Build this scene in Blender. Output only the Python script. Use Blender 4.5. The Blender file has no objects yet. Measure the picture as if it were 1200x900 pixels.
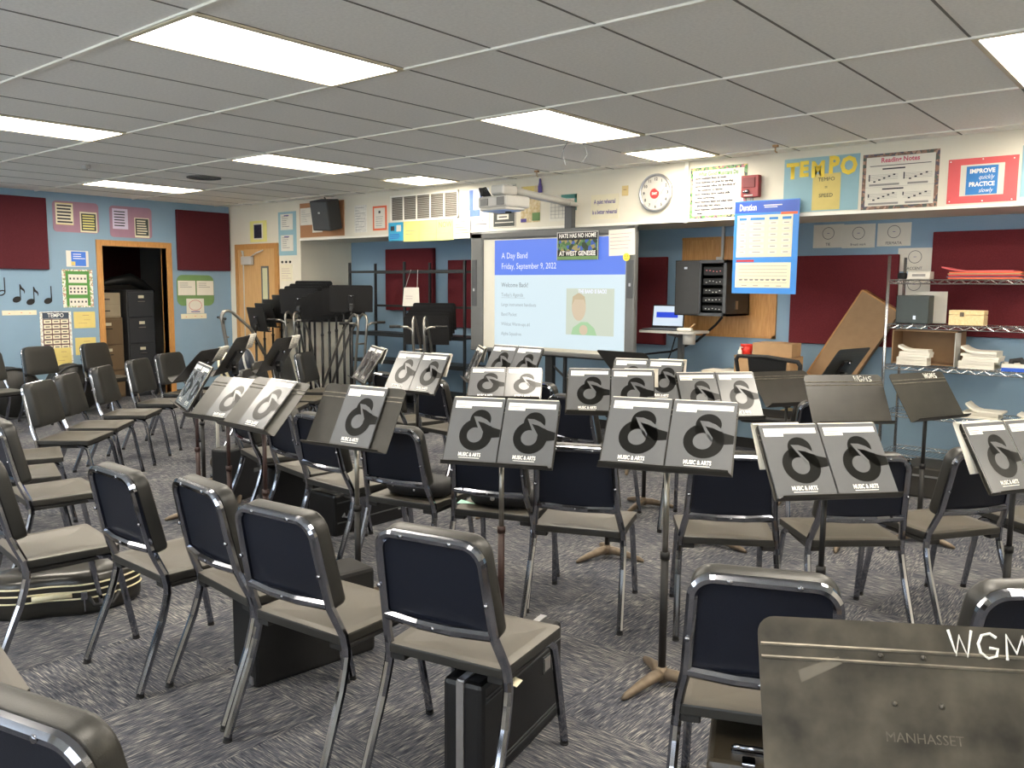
import bpy, bmesh, math, random
from mathutils import Matrix, Vector
random.seed(7)
SC = bpy.context.scene
COL = SC.collection
PI = math.pi
# ------------------------------------------------------------------ room measures (metres)
CAM_H = 1.571
CEIL = 2.717
XL = -11.35          # left wall
YB = 7.08            # front of the bulkhead / left part of the far wall
YA = 7.95            # back of the alcove under the bulkhead
XR = 3.2
YR = -3.6
SOFF = 2.19
ALX = -9.636         # left end of the alcove
GX, GY, TU = -0.988, 4.424, 0.6096

# ------------------------------------------------------------------ materials
def lin(c):
    r = []
    for v in c[:3]:
        v = v / 255.0
        r.append(v / 12.92 if v <= 0.04045 else ((v + 0.055) / 1.055) ** 2.4)
    return (*r, 1.0)

MATS = {}
def mat(name, rgb, rough=0.6, metal=0.0, noise=0.0, scale=20.0, bump=0.0, coat=0.0, spec=0.5, emit=0.0, stretch=None, rgb2=None):
    if name in MATS: return MATS[name]
    m = bpy.data.materials.new(name); m.use_nodes = True
    nt = m.node_tree; b = nt.nodes['Principled BSDF']
    b.inputs['Base Color'].default_value = lin(rgb)
    b.inputs['Roughness'].default_value = rough
    b.inputs['Metallic'].default_value = metal
    b.inputs['Specular IOR Level'].default_value = spec
    b.inputs['Coat Weight'].default_value = coat
    if emit:
        b.inputs['Emission Color'].default_value = lin(rgb)
        b.inputs['Emission Strength'].default_value = emit
    if noise or bump:
        tc = nt.nodes.new('ShaderNodeTexCoord')
        n = nt.nodes.new('ShaderNodeTexNoise'); n.inputs['Scale'].default_value = scale; n.inputs['Detail'].default_value = 4
        src = tc.outputs['Object']
        if stretch:
            mp = nt.nodes.new('ShaderNodeMapping'); mp.inputs['Scale'].default_value = stretch
            nt.links.new(src, mp.inputs[0]); src = mp.outputs[0]
        nt.links.new(src, n.inputs['Vector'])
        if noise:
            r = nt.nodes.new('ShaderNodeValToRGB')
            c = lin(rgb); c2 = lin(rgb2) if rgb2 else tuple(min(1, v * (1 + noise)) for v in c[:3]) + (1,)
            c1 = c if rgb2 else tuple(v * (1 - noise) for v in c[:3]) + (1,)
            r.color_ramp.elements[0].position = 0.3; r.color_ramp.elements[0].color = c1
            r.color_ramp.elements[1].position = 0.7; r.color_ramp.elements[1].color = c2
            nt.links.new(n.outputs['Fac'], r.inputs[0]); nt.links.new(r.outputs[0], b.inputs['Base Color'])
        if bump:
            bp = nt.nodes.new('ShaderNodeBump'); bp.inputs['Strength'].default_value = bump; bp.inputs['Distance'].default_value = 0.003
            nt.links.new(n.outputs['Fac'], bp.inputs['Height']); nt.links.new(bp.outputs[0], b.inputs['Normal'])
    MATS[name] = m
    return m

def carpet_mat():
    m = bpy.data.materials.new('carpet'); m.use_nodes = True
    nt = m.node_tree; N = nt.nodes; L = nt.links; b = N['Principled BSDF']
    tc = N.new('ShaderNodeTexCoord')
    sep = N.new('ShaderNodeSeparateXYZ'); L.new(tc.outputs['Object'], sep.inputs[0])
    def math_(op, a, bb=None):
        n = N.new('ShaderNodeMath'); n.operation = op
        for i, v in enumerate((a, bb)):
            if v is None: continue
            if isinstance(v, (int, float)): n.inputs[i].default_value = v
            else: L.new(v, n.inputs[i])
        return n.outputs[0]
    fx = math_('FLOOR', math_('DIVIDE', sep.outputs[0], .61)); fy = math_('FLOOR', math_('DIVIDE', sep.outputs[1], .61))
    par = math_('ABSOLUTE', math_('MODULO', math_('ADD', fx, fy), 2.0))
    def streak(sx, sy):
        mp = N.new('ShaderNodeMapping'); mp.inputs['Scale'].default_value = (sx, sy, 1)
        L.new(tc.outputs['Object'], mp.inputs[0])
        n = N.new('ShaderNodeTexNoise'); n.inputs['Scale'].default_value = 1.0; n.inputs['Detail'].default_value = 3; n.inputs['Roughness'].default_value = .62
        L.new(mp.outputs[0], n.inputs['Vector']); return n.outputs['Fac']
    a = streak(13, 210); c = streak(210, 13)
    mix = N.new('ShaderNodeMix'); mix.data_type = 'FLOAT'
    L.new(par, mix.inputs[0]); L.new(a, mix.inputs[2]); L.new(c, mix.inputs[3])
    big = N.new('ShaderNodeTexNoise'); big.inputs['Scale'].default_value = 2.2; big.inputs['Detail'].default_value = 3
    L.new(tc.outputs['Object'], big.inputs['Vector'])
    tot = math_('ADD', mix.outputs[0], math_('MULTIPLY', math_('SUBTRACT', big.outputs['Fac'], .5), .22))
    r = N.new('ShaderNodeValToRGB'); e = r.color_ramp.elements
    e[0].position = .34; e[0].color = lin((47, 50, 61)); e[1].position = .74; e[1].color = lin((184, 179, 168))
    k = r.color_ramp.elements.new(.53); k.color = lin((90, 91, 97))
    L.new(tot, r.inputs[0]); L.new(r.outputs[0], b.inputs['Base Color'])
    b.inputs['Roughness'].default_value = .95; b.inputs['Specular IOR Level'].default_value = .1
    bp = N.new('ShaderNodeBump'); bp.inputs['Strength'].default_value = .5; bp.inputs['Distance'].default_value = .004
    L.new(mix.outputs[0], bp.inputs['Height']); L.new(bp.outputs[0], b.inputs['Normal'])
    return m

def wood_mat(name, c1, c2, sx=3, sy=3, sz=.5, rough=.45):
    return mat(name, c1, rough, noise=.1, scale=6, stretch=(sx, sy, sz), rgb2=c2)

def border_mat(name, cols, scale=28):
    m = bpy.data.materials.new(name); m.use_nodes = True
    nt = m.node_tree; b = nt.nodes['Principled BSDF']; b.inputs['Roughness'].default_value = .5
    tc = nt.nodes.new('ShaderNodeTexCoord'); v = nt.nodes.new('ShaderNodeTexVoronoi'); v.inputs['Scale'].default_value = scale
    nt.links.new(tc.outputs['Object'], v.inputs['Vector'])
    s = nt.nodes.new('ShaderNodeSeparateColor'); nt.links.new(v.outputs['Color'], s.inputs[0])
    r = nt.nodes.new('ShaderNodeValToRGB'); r.color_ramp.interpolation = 'CONSTANT'
    for i, c in enumerate(cols):
        p = i / len(cols)
        e = r.color_ramp.elements[i] if i < 2 else r.color_ramp.elements.new(p)
        e.position = p; e.color = lin(c)
    nt.links.new(s.outputs[0], r.inputs[0]); nt.links.new(r.outputs[0], b.inputs['Base Color'])
    return m

CARPET = carpet_mat()
BLUEW = mat('blue_paint', (134, 162, 184), .55, noise=.03, scale=3)
CREAMW = mat('cream_paint', (228, 221, 203), .6, noise=.02, scale=3)
GREYW = mat('grey_paint', (150, 150, 148), .7, noise=.04, scale=2)
TILE = mat('ceiling_tile', (248, 246, 240), .9, noise=.05, scale=60, bump=.35)
GRID = mat('grid_white', (244, 240, 228), .3, noise=.02, scale=5)
GRIDD = mat('grid_shadow_gap', (120, 117, 110), .8, noise=.02, scale=5)
LAMP = mat('lamp_diffuser', (255, 245, 228), .4, emit=22.0)
LFRAME = mat('lamp_trim', (225, 215, 190), .5, noise=.02, scale=5)
MAROON = mat('maroon_fabric', (90, 42, 48), .95, noise=.12, scale=160, bump=.3, spec=.1)
MAROON2 = mat('dark_maroon_fabric', (108, 46, 51), .95, noise=.12, scale=160, bump=.3, spec=.1)
SEATP = mat('lit_seat_plastic', (84, 79, 70), .42, noise=.05, scale=300, bump=.12)  # same plastic as the pads, lightened to paint in light on the seats
PADP = mat('black_pad_plastic', (41, 40, 37), .42, noise=.05, scale=300, bump=.15)
NAVY = mat('navy_panel', (17, 21, 33), .5, noise=.08, scale=200, bump=.1, spec=.35)
CHROME = mat('chrome', (150, 152, 160), .11, metal=1.0, noise=.03, scale=40)
RUBBER = mat('black_rubber', (28, 27, 27), .7, noise=.05, scale=60)
DESK = mat('black_desk_paint', (50, 48, 43), .36, noise=.2, scale=9, bump=.05)
DESKB = mat('black_steel', (28, 27, 27), .4, noise=.08, scale=40)
POLE = mat('pole_black', (24, 22, 22), .5, noise=.06, scale=50)
POLEB = mat('pole_brown', (58, 38, 34), .5, noise=.12, scale=50)
STEEL = mat('tube_steel', (150, 146, 138), .3, metal=.9, noise=.05, scale=40)
BRONZE = mat('cast_bronze_paint', (112, 98, 82), .45, metal=.3, noise=.2, scale=30, bump=.2)
FOLDER = mat('folder_grey', (102, 103, 105), .24, noise=.02, scale=9)
FOLDK = mat('folder_black_print', (24, 24, 23), .3, noise=.02, scale=9, spec=.25)
PAPER = mat('white_paper', (226, 221, 208), .7, noise=.02, scale=12)
PAPERC = mat('cream_paper', (232, 224, 196), .7, noise=.03, scale=12)
WHITEP = mat('white_print', (245, 243, 236), .5, noise=.01, scale=9)
INK = mat('dark_ink', (58, 56, 62), .7, noise=.05, scale=40)
INKG = mat('grey_ink', (150, 146, 142), .7, noise=.05, scale=40)
OAK = wood_mat('oak_trim', (176, 122, 64), (203, 152, 92), 30, 30, 2)
OAKD = wood_mat('oak_door', (196, 152, 98), (214, 172, 118), 18, 18, 1)
PLY = wood_mat('plywood', (182, 128, 70), (208, 158, 98), 14, 14, 1.2)
PINE = wood_mat('pine', (222, 194, 140), (236, 212, 162), 12, 4, 12)
CARD = mat('cardboard', (176, 142, 104), .85, noise=.06, scale=14)
CARDD = mat('cardboard_inside', (160, 130, 98), .9, noise=.06, scale=14)
BLKCASE = mat('black_case_vinyl', (19, 19, 21), .45, noise=.1, scale=220, bump=.25)
BRNCASE = mat('brown_black_case', (60, 54, 44), .33, noise=.08, scale=120, bump=.1)
SILVER = mat('silver_trim', (196, 196, 198), .28, metal=.9, noise=.04, scale=50)
PIPING = mat('cream_piping', (226, 216, 180), .5, noise=.03, scale=50)
BLKRACK = mat('black_shelf_metal', (32, 34, 36), .45, noise=.06, scale=30)
CHROMEW = mat('chrome_wire', (196, 198, 200), .22, metal=.95, noise=.03, scale=60)
PUTTY = mat('tan_cabinet_paint', (170, 156, 132), .5, noise=.04, scale=10)
BLKCAB = mat('black_cabinet_paint', (52, 54, 58), .45, noise=.05, scale=10)
YEL = mat('yellow_paper', (220, 200, 122), .7, noise=.05, scale=8)
YELP = mat('pale_yellow_paper', (234, 226, 140), .6, noise=.05, scale=6)
PINK = mat('mauve_paper', (166, 128, 146), .75, noise=.04, scale=8)
GREENP = mat('green_paper', (112, 146, 92), .75, noise=.05, scale=8)
GREENK = mat('green_print', (84, 142, 68), .7, noise=.03, scale=8)
BLUEP = mat('blue_print', (58, 130, 200), .6, noise=.05, scale=5)
BLUEK = mat('royal_blue_print', (70, 122, 214), .6, noise=.04, scale=5)
DUR = mat('poster_blue', (52, 134, 216), .35, noise=.06, scale=5)
DURD = mat('poster_dark_blue', (40, 86, 190), .35, noise=.05, scale=5)
CYAN = mat('cyan_paper', (58, 168, 210), .6, noise=.04, scale=5)
TEALP = mat('dusty_teal_paper', (150, 186, 196), .7, noise=.04, scale=5)
REDP = mat('coral_red_paper', (226, 98, 100), .6, noise=.04, scale=5)
REDK = mat('red_print', (196, 52, 52), .5, noise=.04, scale=8)
REDB = mat('red_plastic', (230, 60, 50), .4, noise=.03, scale=8)
ALARM = mat('alarm_red', (140, 40, 44), .4, noise=.04, scale=8)
ORANGE = mat('orange_print', (232, 110, 70), .6, noise=.03, scale=8)
PURPLE = mat('purple_ink', (92, 78, 148), .7, noise=.03, scale=8)
DKPOST = mat('dark_poster', (66, 70, 66), .6, noise=.05, scale=8)
GREYP = mat('smart_grey', (98, 99, 98), .4, noise=.03, scale=10)
GREYD = mat('dark_grey_plastic', (70, 72, 74), .45, noise=.04, scale=10)
LGREY = mat('light_grey_plastic', (188, 186, 180), .45, noise=.03, scale=10)
CHALK = mat('chalk_white', (236, 234, 226), .9, noise=.15, scale=200)
CORK = mat('cork', (176, 128, 92), .95, noise=.12, scale=150)
BLACKB = mat('speaker_black', (46, 46, 48), .55, noise=.06, scale=120)
DEEP = mat('deep_black', (16, 16, 17), .5, noise=.05, scale=20)
GLASSG = mat('wired_glass', (206, 206, 170), .25, noise=.05, scale=3)

def screen_mat(name, rgb, k=1.0, base=None):
    m = mat(name, rgb, .35, emit=k * .72)
    c = lin(rgb); m.node_tree.nodes['Principled BSDF'].inputs['Base Color'].default_value = (c[0] * .12, c[1] * .12, c[2] * .12, 1)
    return m

# ------------------------------------------------------------------ mesh building
class MB:
    def __init__(s):
        s.v = []; s.f = []; s.mi = []; s.sm = []
    def add(s, vs, fs, mi=0, smooth=False, M=None):
        o = len(s.v)
        for p in vs:
            p = Vector(p)
            if M is not None: p = M @ p
            s.v.append(tuple(p))
        for f in fs:
            s.f.append([i + o for i in f]); s.mi.append(mi); s.sm.append(smooth)
        return s
    def box(s, c, d, mi=0, M=None, rz=0.0, bev=0.0):
        x, y, z = (q / 2 for q in d)
        if bev > 0:
            b = min(bev, x * .9, y * .9, z * .9)
            bm = bmesh.new(); bmesh.ops.create_cube(bm, size=1.0)
            for v in bm.verts: v.co = Vector((v.co.x * d[0], v.co.y * d[1], v.co.z * d[2]))
            bmesh.ops.bevel(bm, geom=list(bm.edges), offset=b, segments=2, affect='EDGES', profile=.5)
            bm.verts.index_update()
            vs = [tuple(v.co) for v in bm.verts]; fs = [[v.index for v in f.verts] for f in bm.faces]; bm.free()
        else:
            vs = [(-x, -y, -z), (x, -y, -z), (x, y, -z), (-x, y, -z), (-x, -y, z), (x, -y, z), (x, y, z), (-x, y, z)]
            fs = [[0, 3, 2, 1], [4, 5, 6, 7], [0, 1, 5, 4], [1, 2, 6, 5], [2, 3, 7, 6], [3, 0, 4, 7]]
        T = Matrix.Translation(Vector(c)) @ Matrix.Rotation(rz, 4, 'Z')
        if M is not None: T = M @ T
        return s.add(vs, fs, mi, False, T)
    def span(s, a, b, mi=0, M=None, bev=0.0):
        return s.box([(p + q) / 2 for p, q in zip(a, b)], [abs(q - p) for p, q in zip(a, b)], mi, M, 0, bev)
    def tube(s, pts, r, n=8, mi=0, closed=False, square=False, M=None, caps=True, flat=1.0):
        P = [Vector(p) for p in pts]; k = len(P); rings = []
        rr = r if isinstance(r, (list, tuple)) else [r] * k
        nrm = None; vs = []
        for i in range(k):
            if closed: t = P[(i + 1) % k] - P[i - 1]
            elif i == 0: t = P[1] - P[0]
            elif i == k - 1: t = P[-1] - P[-2]
            else:
                t = (P[i + 1] - P[i]).normalized() + (P[i] - P[i - 1]).normalized()
            t.normalize()
            if nrm is None:
                ref = Vector((0, 0, 1)) if abs(t.z) < .9 else Vector((0, 1, 0))
                nrm = (ref - t * ref.dot(t)).normalized()
            else:
                nrm = (nrm - t * nrm.dot(t)).normalized()
            bn = t.cross(nrm)
            for j in range(n):
                a = 2 * PI * (j + .5) / n
                ca, sa = math.cos(a), math.sin(a)
                if square:
                    q = 1.0 / max(abs(ca), abs(sa)); q = .75 * q + .25
                else: q = 1
                vs.append(P[i] + (nrm * ca * flat + bn * sa) * rr[i] * q)
        fs = []
        for i in range(k if closed else k - 1):
            a, b = i * n, ((i + 1) % k) * n
            for j in range(n):
                fs.append([a + j, a + (j + 1) % n, b + (j + 1) % n, b + j])
        if not closed and caps:
            fs.append(list(range(n))[::-1]); fs.append([(k - 1) * n + j for j in range(n)])
        return s.add(vs, fs, mi, n > 6 and not square, M)
    def cyl(s, a, b, r, n=16, mi=0, M=None, r2=None):
        return s.tube([a, b], [r, r if r2 is None else r2], n, mi, M=M)
    def prism(s, poly, y0, y1, mi=0, M=None):
        # polygon in local XZ, extruded along y (y0 = front, facing -y)
        n = len(poly)
        vs = [(p[0], y0, p[1]) for p in poly] + [(p[0], y1, p[1]) for p in poly]
        fs = [list(range(n)), [2 * n - 1 - i for i in range(n)]]
        for i in range(n):
            j = (i + 1) % n; fs.append([j, i, n + i, n + j])
        return s.add(vs, fs, mi, False, M)
    def slab(s, poly, z0, z1, mi=0, M=None):
        n = len(poly)
        vs = [(p[0], p[1], z1) for p in poly] + [(p[0], p[1], z0) for p in poly]
        fs = [list(range(n)), [2 * n - 1 - i for i in range(n)]]
        for i in range(n):
            j = (i + 1) % n; fs.append([j, i, n + i, n + j])
        return s.add(vs, fs, mi, False, M)
    def loft(s, rings, mi=0, smooth=True, cap0=True, cap1=True, M=None):
        n = len(rings[0]); vs = [p for r in rings for p in r]; fs = []
        for i in range(len(rings) - 1):
            for j in range(n):
                fs.append([i * n + j, i * n + (j + 1) % n, (i + 1) * n + (j + 1) % n, (i + 1) * n + j])
        if cap0: fs.append(list(range(n))[::-1])
        if cap1: fs.append([(len(rings) - 1) * n + j for j in range(n)])
        return s.add(vs, fs, mi, smooth, M)
    def sphere(s, c, r, mi=0, n=12, M=None):
        rings = []
        for i in range(1, n // 2 + 1):
            a = PI * i / (n // 2 + 1)
            rings.append([(c[0] + r * math.sin(a) * math.cos(2 * PI * j / n), c[1] + r * math.sin(a) * math.sin(2 * PI * j / n), c[2] - r * math.cos(a)) for j in range(n)])
        return s.loft(rings, mi, True, M=M)
    def mesh(s, name, mats):
        me = bpy.data.meshes.new(name)
        me.from_pydata(s.v, [], s.f)
        for m in (mats if isinstance(mats, (list, tuple)) else [mats]): me.materials.append(m)
        me.polygons.foreach_set('material_index', s.mi)
        me.polygons.foreach_set('use_smooth', s.sm)
        me.update()
        bm = bmesh.new(); bm.from_mesh(me); bmesh.ops.recalc_face_normals(bm, faces=bm.faces); bm.to_mesh(me); bm.free()
        return me
    def build(s, name, mats, parent=None, loc=None, rz=0.0):
        o = bpy.data.objects.new(name, s.mesh(name, mats)); COL.objects.link(o)
        if parent: o.parent = parent
        if loc: o.location = loc
        if rz: o.rotation_euler = (0, 0, rz)
        return o

def tag(o, label=None, cat=None, group=None, kind=None):
    if label: o['label'] = label
    if cat: o['category'] = cat
    if group: o['group'] = group
    if kind: o['kind'] = kind
    return o
def empty(name, loc=(0, 0, 0), rz=0.0, label=None, cat=None, group=None, parent=None):
    o = bpy.data.objects.new(name, None); COL.objects.link(o); o.empty_display_size = .1
    o.location = loc; o.rotation_euler = (0, 0, rz)
    if parent: o.parent = parent
    return tag(o, label, cat, group)
def struct(name, mb, mats, label=None):
    o = mb.build(name, mats); o['kind'] = 'structure'
    if label: o['label'] = label
    return o
def kids(o): return [c for c in COL.objects if c.parent == o]
CHILD = {}
def copy_tree(o, loc, rz, label, group=None):
    src = CHILD.get(o.name)
    if src is None:
        src = [(c, kids(c)) for c in kids(o)]; CHILD[o.name] = src
    r = o.copy(); COL.objects.link(r); r.location = loc; r.rotation_euler = (0, 0, rz); r['label'] = label
    if group: r['group'] = group
    for c, gs in src:
        d = c.copy(); COL.objects.link(d); d.parent = r
        for g in gs:
            e = g.copy(); COL.objects.link(e); e.parent = d
    return r

def rrect(w0, w1, z0, z1, r, n=5, rb=None):
    # rounded trapezoid: bottom half width w0, top half width w1
    rb = r if rb is None else rb
    pts = []
    for (cx, cz, rad, a0) in ((w0 - rb, z0 + rb, rb, -PI / 2), (w1 - r, z1 - r, r, 0), (-w1 + r, z1 - r, r, PI / 2), (-w0 + rb, z0 + rb, rb, PI)):
        for i in range(n + 1):
            a = a0 + (PI / 2) * i / n
            pts.append((cx + rad * math.cos(a), cz + rad * math.sin(a)))
    return pts
def arc(c, r, a0, a1, n):
    return [(c[0] + r * math.cos(a0 + (a1 - a0) * i / n), c[1] + r * math.sin(a0 + (a1 - a0) * i / n)) for i in range(n + 1)]

def text_mesh(body, size, sx=1.0, align='CENTER', bold=0.0, spacing=1.0):
    cu = bpy.data.curves.new('lettering', 'FONT'); cu.body = body; cu.size = size
    cu.align_x = align; cu.align_y = 'CENTER'; cu.resolution_u = 2; cu.offset = bold; cu.space_line = spacing
    ob = bpy.data.objects.new('tmp_text', cu); COL.objects.link(ob)
    bpy.context.view_layer.update()
    me = bpy.data.meshes.new_from_object(ob.evaluated_get(bpy.context.evaluated_depsgraph_get()))
    bpy.data.objects.remove(ob); bpy.data.curves.remove(cu)
    me.transform(Matrix.Scale(sx, 4, Vector((1, 0, 0))))
    me.transform(Matrix(((1, 0, 0, 0), (0, 0, -1, 0), (0, 1, 0, 0), (0, 0, 0, 1))))   # into XZ, facing -y
    return me
def text(body, size, m, parent, loc, name='lettering', sx=1.0, align='CENTER', bold=0.0, rot=None, spacing=1.0, label=None):
    me = text_mesh(body, size, sx, align, bold, spacing); me.materials.clear(); me.materials.append(m)
    if rot: me.transform(rot)
    o = bpy.data.objects.new(name, me); COL.objects.link(o); o.parent = parent; o.location = loc
    if label: o['label'] = label
    return o

# ------------------------------------------------------------------ wall-mounted flat things
def on_wall(plane, u, z, off=0.0):
    if plane == 'L': return (XL + off, u, z), PI / 2
    if plane == 'B': return (u, YB - off, z), 0.0
    return (u, YA - off, z), 0.0

def sheet(name, label, cat, plane, u0, u1, z0, z1, m, off=0.0, th=.004, group=None, radius=0.0, tilt=0.0):
    loc, rz = on_wall(plane, (u0 + u1) / 2, (z0 + z1) / 2, off)
    w, h = u1 - u0, z1 - z0
    root = empty(name, loc, rz, label, cat, group)
    if tilt: root.rotation_euler = (0, tilt, rz)
    b = MB()
    if radius: b.prism(rrect(w / 2, w / 2, -h / 2, h / 2, radius, 6), -th, 0)
    else: b.span((-w / 2, -th, -h / 2), (w / 2, 0, h / 2))
    b.build('backing' if cat in ('poster', 'chart', 'board', 'sign') else 'paper', m, root)
    root['w'] = w; root['h'] = h
    return root
def rects(root, name, rs, m, y=-.0055, th=.001, label=None):
    # rs: (u, v, w, h) centre fractions of the sheet
    W, H = root['w'], root['h']; b = MB()
    for (u, v, w, h) in rs:
        cx, cz = (u - .5) * W, (v - .5) * H
        b.span((cx - w * W / 2, y - th, cz - h * H / 2), (cx + w * W / 2, y, cz + h * H / 2))
    o = b.build(name, m, root)
    if label: o['label'] = label
    return o
def lines(root, u0, u1, v0, v1, n, m=None, fill=.35, seed=1, y=-.0055, name='printed_lines', jag=.35):
    rnd = random.Random(seed); rs = []
    for i in range(n):
        v = v1 - (i + .5) * (v1 - v0) / n; e = u1 - rnd.random() * jag * (u1 - u0)
        rs.append(((u0 + e) / 2, v, e - u0, fill * (v1 - v0) / n))
    return rects(root, name, rs, m or INKG, y)
def ring(root, u, v, rx, m, y=-.0055, t=.006, ry=None, name='ring_mark'):
    W, H = root['w'], root['h']; c = ((u - .5) * W, (v - .5) * H); b = MB(); ry = ry or rx; n = 28
    vs = []
    for k in (0, 1):
        for i in range(n):
            a = 2 * PI * i / n
            vs.append((c[0] + (rx - k * t) * math.cos(a), y - .001, c[1] + (ry - k * t) * math.sin(a)))
    b.add(vs, [[i, (i + 1) % n, n + (i + 1) % n, n + i] for i in range(n)])
    return b.build(name, m, root)

# ================================================================== THE ROOM
def room():
    b = MB(); b.span((XL - 2.6, YR - .1, -.06), (XR + .1, YA + .1, 0)); struct('floor', b, CARPET, 'dark grey streaked carpet tiles')
    # ceiling slab with T grid
    b = MB(); b.span((XL - .1, YR - .1, CEIL), (XR + .1, YA + .1, CEIL + .08)); struct('ceiling', b, TILE, 'suspended ceiling of grey tiles')
    b = MB()
    j = -7
    y = GY - 7 * 2 * TU
    while y < YB - .05:
        if y > YR: b.span((XL, y - .012, CEIL - .010), (XR, y + .012, CEIL + .001))
        y += 2 * TU
    struct('trim_1', b, GRID, 'white ceiling grid bars')
    b = MB(); x = GX - 17 * TU
    while x < XR:
        if x > XL: b.span((x - .006, YR, CEIL - .002), (x + .006, YB, CEIL + .001))
        x += TU
    struct('trim_2', b, GRIDD, 'thin joints between ceiling tiles')
    # left wall with the open doorway
    d0, d1, dz = 5.20, 6.085, 2.08
    b = MB()
    for a in (((XL - .12, YR, 0), (XL, d0, CEIL)), ((XL - .12, d1, 0), (XL, YA + .1, CEIL)), ((XL - .12, d0, dz), (XL, d1, CEIL))): b.span(*a)
    struct('wall_left', b, BLUEW)
    b = MB()
    b.span((XL - .14, d0 - .075, 0), (XL + .02, d0, dz + .075)); b.span((XL - .14, d1, 0), (XL + .02, d1 + .075, dz + .075))
    b.span((XL - .14, d0, dz), (XL + .02, d1, dz + .075))
    struct('door_1', b, OAK, 'oak frame of the open doorway')
    # store room behind the doorway
    b = MB(); b.span((XL - 2.6, 3.6, 0), (XL - 2.5, YA, CEIL)); b.span((XL - 2.5, 3.5, 0), (XL - .12, 3.6, CEIL)); b.span((XL - 2.5, 7.6, 0), (XL - .12, 7.7, CEIL))
    b.span((XL - 2.6, 3.5, CEIL), (XL - .1, YA, CEIL + .08)); struct('wall_storeroom', b, GREYW)
    # far wall, left full-height part, with the closed door
    e0, e1, ez = -11.10, -10.20, 2.09
    b = MB(); b.span((XL, YB, 0), (ALX, YB + .1, CEIL)); struct('wall_far_left', b, CREAMW)
    b = MB()
    b.span((e0 - .075, YB - .03, 0), (e0, YB, ez + .075)); b.span((e1, YB - .03, 0), (e1 + .075, YB, ez + .075)); b.span((e0, YB - .03, ez), (e1, YB, ez + .075))
    struct('trim_3', b, OAK, 'oak frame of the closed door')
    dr = empty('door_2', ((e0 + e1) / 2, YB, 0)); dr['kind'] = 'structure'; dr['label'] = 'closed oak door with a narrow glass strip'
    b = MB(); w = (e1 - e0) / 2
    b.span((-w, -.022, 0), (w, 0, ez)); b.build('door_leaf', OAKD, dr)
    b = MB(); b.span((.12, -.028, .95), (.15, -.022, 1.85)); b.span((.27, -.028, .95), (.30, -.022, 1.85)); b.span((.15, -.028, .95), (.27, -.022, .98)); b.span((.15, -.028, 1.82), (.27, -.022, 1.85))
    b.build('glazing_frame', GREYP, dr)
    b = MB(); b.span((.15, -.025, .98), (.27, -.0225, 1.82)); b.build('glass_strip', GLASSG, dr)
    b = MB(); b.box((-.18, -.05, ez - .16), (.26, .05, .12), bev=.01); b.tube([(-.05, -.06, ez - .1), (.1, -.09, ez - .06), (.2, -.04, ez - .02)], .009); b.tube([(-.28, -.05, ez - .1), (-.33, -.04, ez - .02)], .012)
    b.build('door_closer', LGREY, dr)
    b = MB(); b.span((-.33, -.03, .1), (-.31, -.022, ez - .02)); b.build('seal_strip', LGREY, dr)
    # alcove: left return, back wall, bulkhead
    b = MB(); b.span((ALX - .1, YB + .1, 0), (ALX, YA, SOFF + .3)); struct('wall_alcove_left', b, CREAMW)
    b = MB(); b.span((ALX - .1, YA, 0), (XR, YA + .1, CEIL)); struct('wall_alcove_back', b, BLUEW)
    b = MB(); b.span((ALX, YB, SOFF), (XR, YA, CEIL)); struct('wall_bulkhead', b, CREAMW, 'cream bulkhead above the blue alcove')
    b = MB(); b.span((-3.866, YB - .02, SOFF - .02), (-3.828, YB, CEIL)); struct('trim_4', b, GRID, 'white vertical joint cover on the bulkhead')
    b = MB(); b.span((ALX, YB - .012, SOFF - .012), (XR, YB + .02, SOFF + .012)); struct('trim_5', b, GRID, 'white edge strip under the bulkhead')
    # right and rear walls; rear wall has windows
    b = MB(); b.span((XR, YR, 0), (XR + .1, YA, CEIL)); struct('wall_right', b, CREAMW)
    b = MB(); wz0, wz1 = .95, 2.35
    spans = [(-9.5, -7.3), (-6.3, -4.1), (-3.1, -.9), (.1, 2.3)]
    x = XL
    for (a, c) in spans:
        b.span((x, YR - .1, 0), (a, YR, CEIL)); b.span((a, YR - .1, 0), (c, YR, wz0)); b.span((a, YR - .1, wz1), (c, YR, CEIL)); x = c
    b.span((x, YR - .1, 0), (XR, YR, CEIL)); struct('wall_rear', b, CREAMW)
    gl = bpy.data.materials.new('window_glass'); gl.use_nodes = True
    nt = gl.node_tree; out = nt.nodes['Material Output']; tr = nt.nodes.new('ShaderNodeBsdfTransparent'); gs = nt.nodes.new('ShaderNodeBsdfGlossy'); mx = nt.nodes.new('ShaderNodeMixShader')
    gs.inputs['Roughness'].default_value = .02; mx.inputs[0].default_value = .06
    nt.links.new(tr.outputs[0], mx.inputs[1]); nt.links.new(gs.outputs[0], mx.inputs[2]); nt.links.new(mx.outputs[0], out.inputs[0])
    for i, (a, c) in enumerate(spans):
        r = empty('window_%d' % (i + 1), ((a + c) / 2, YR - .05, wz0)); r['kind'] = 'structure'
        b = MB(); w = (c - a) / 2; h = wz1 - wz0
        b.span((-w, -.03, 0), (-w + .05, .03, h)); b.span((w - .05, -.03, 0), (w, .03, h)); b.span((-w, -.03, 0), (w, .03, .05)); b.span((-w, -.03, h - .05), (w, .03, h)); b.span((-.025, -.03, 0), (.025, .03, h))
        b.build('window_frame', GREYP, r)
        b = MB(); b.span((-w + .05, -.004, .05), (w - .05, .004, h - .05)); b.build('pane', gl, r)
        L = bpy.data.lights.new('daylight', 'AREA'); L.shape = 'RECTANGLE'; L.size = c - a; L.size_y = h; L.cycles.is_portal = True
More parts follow.
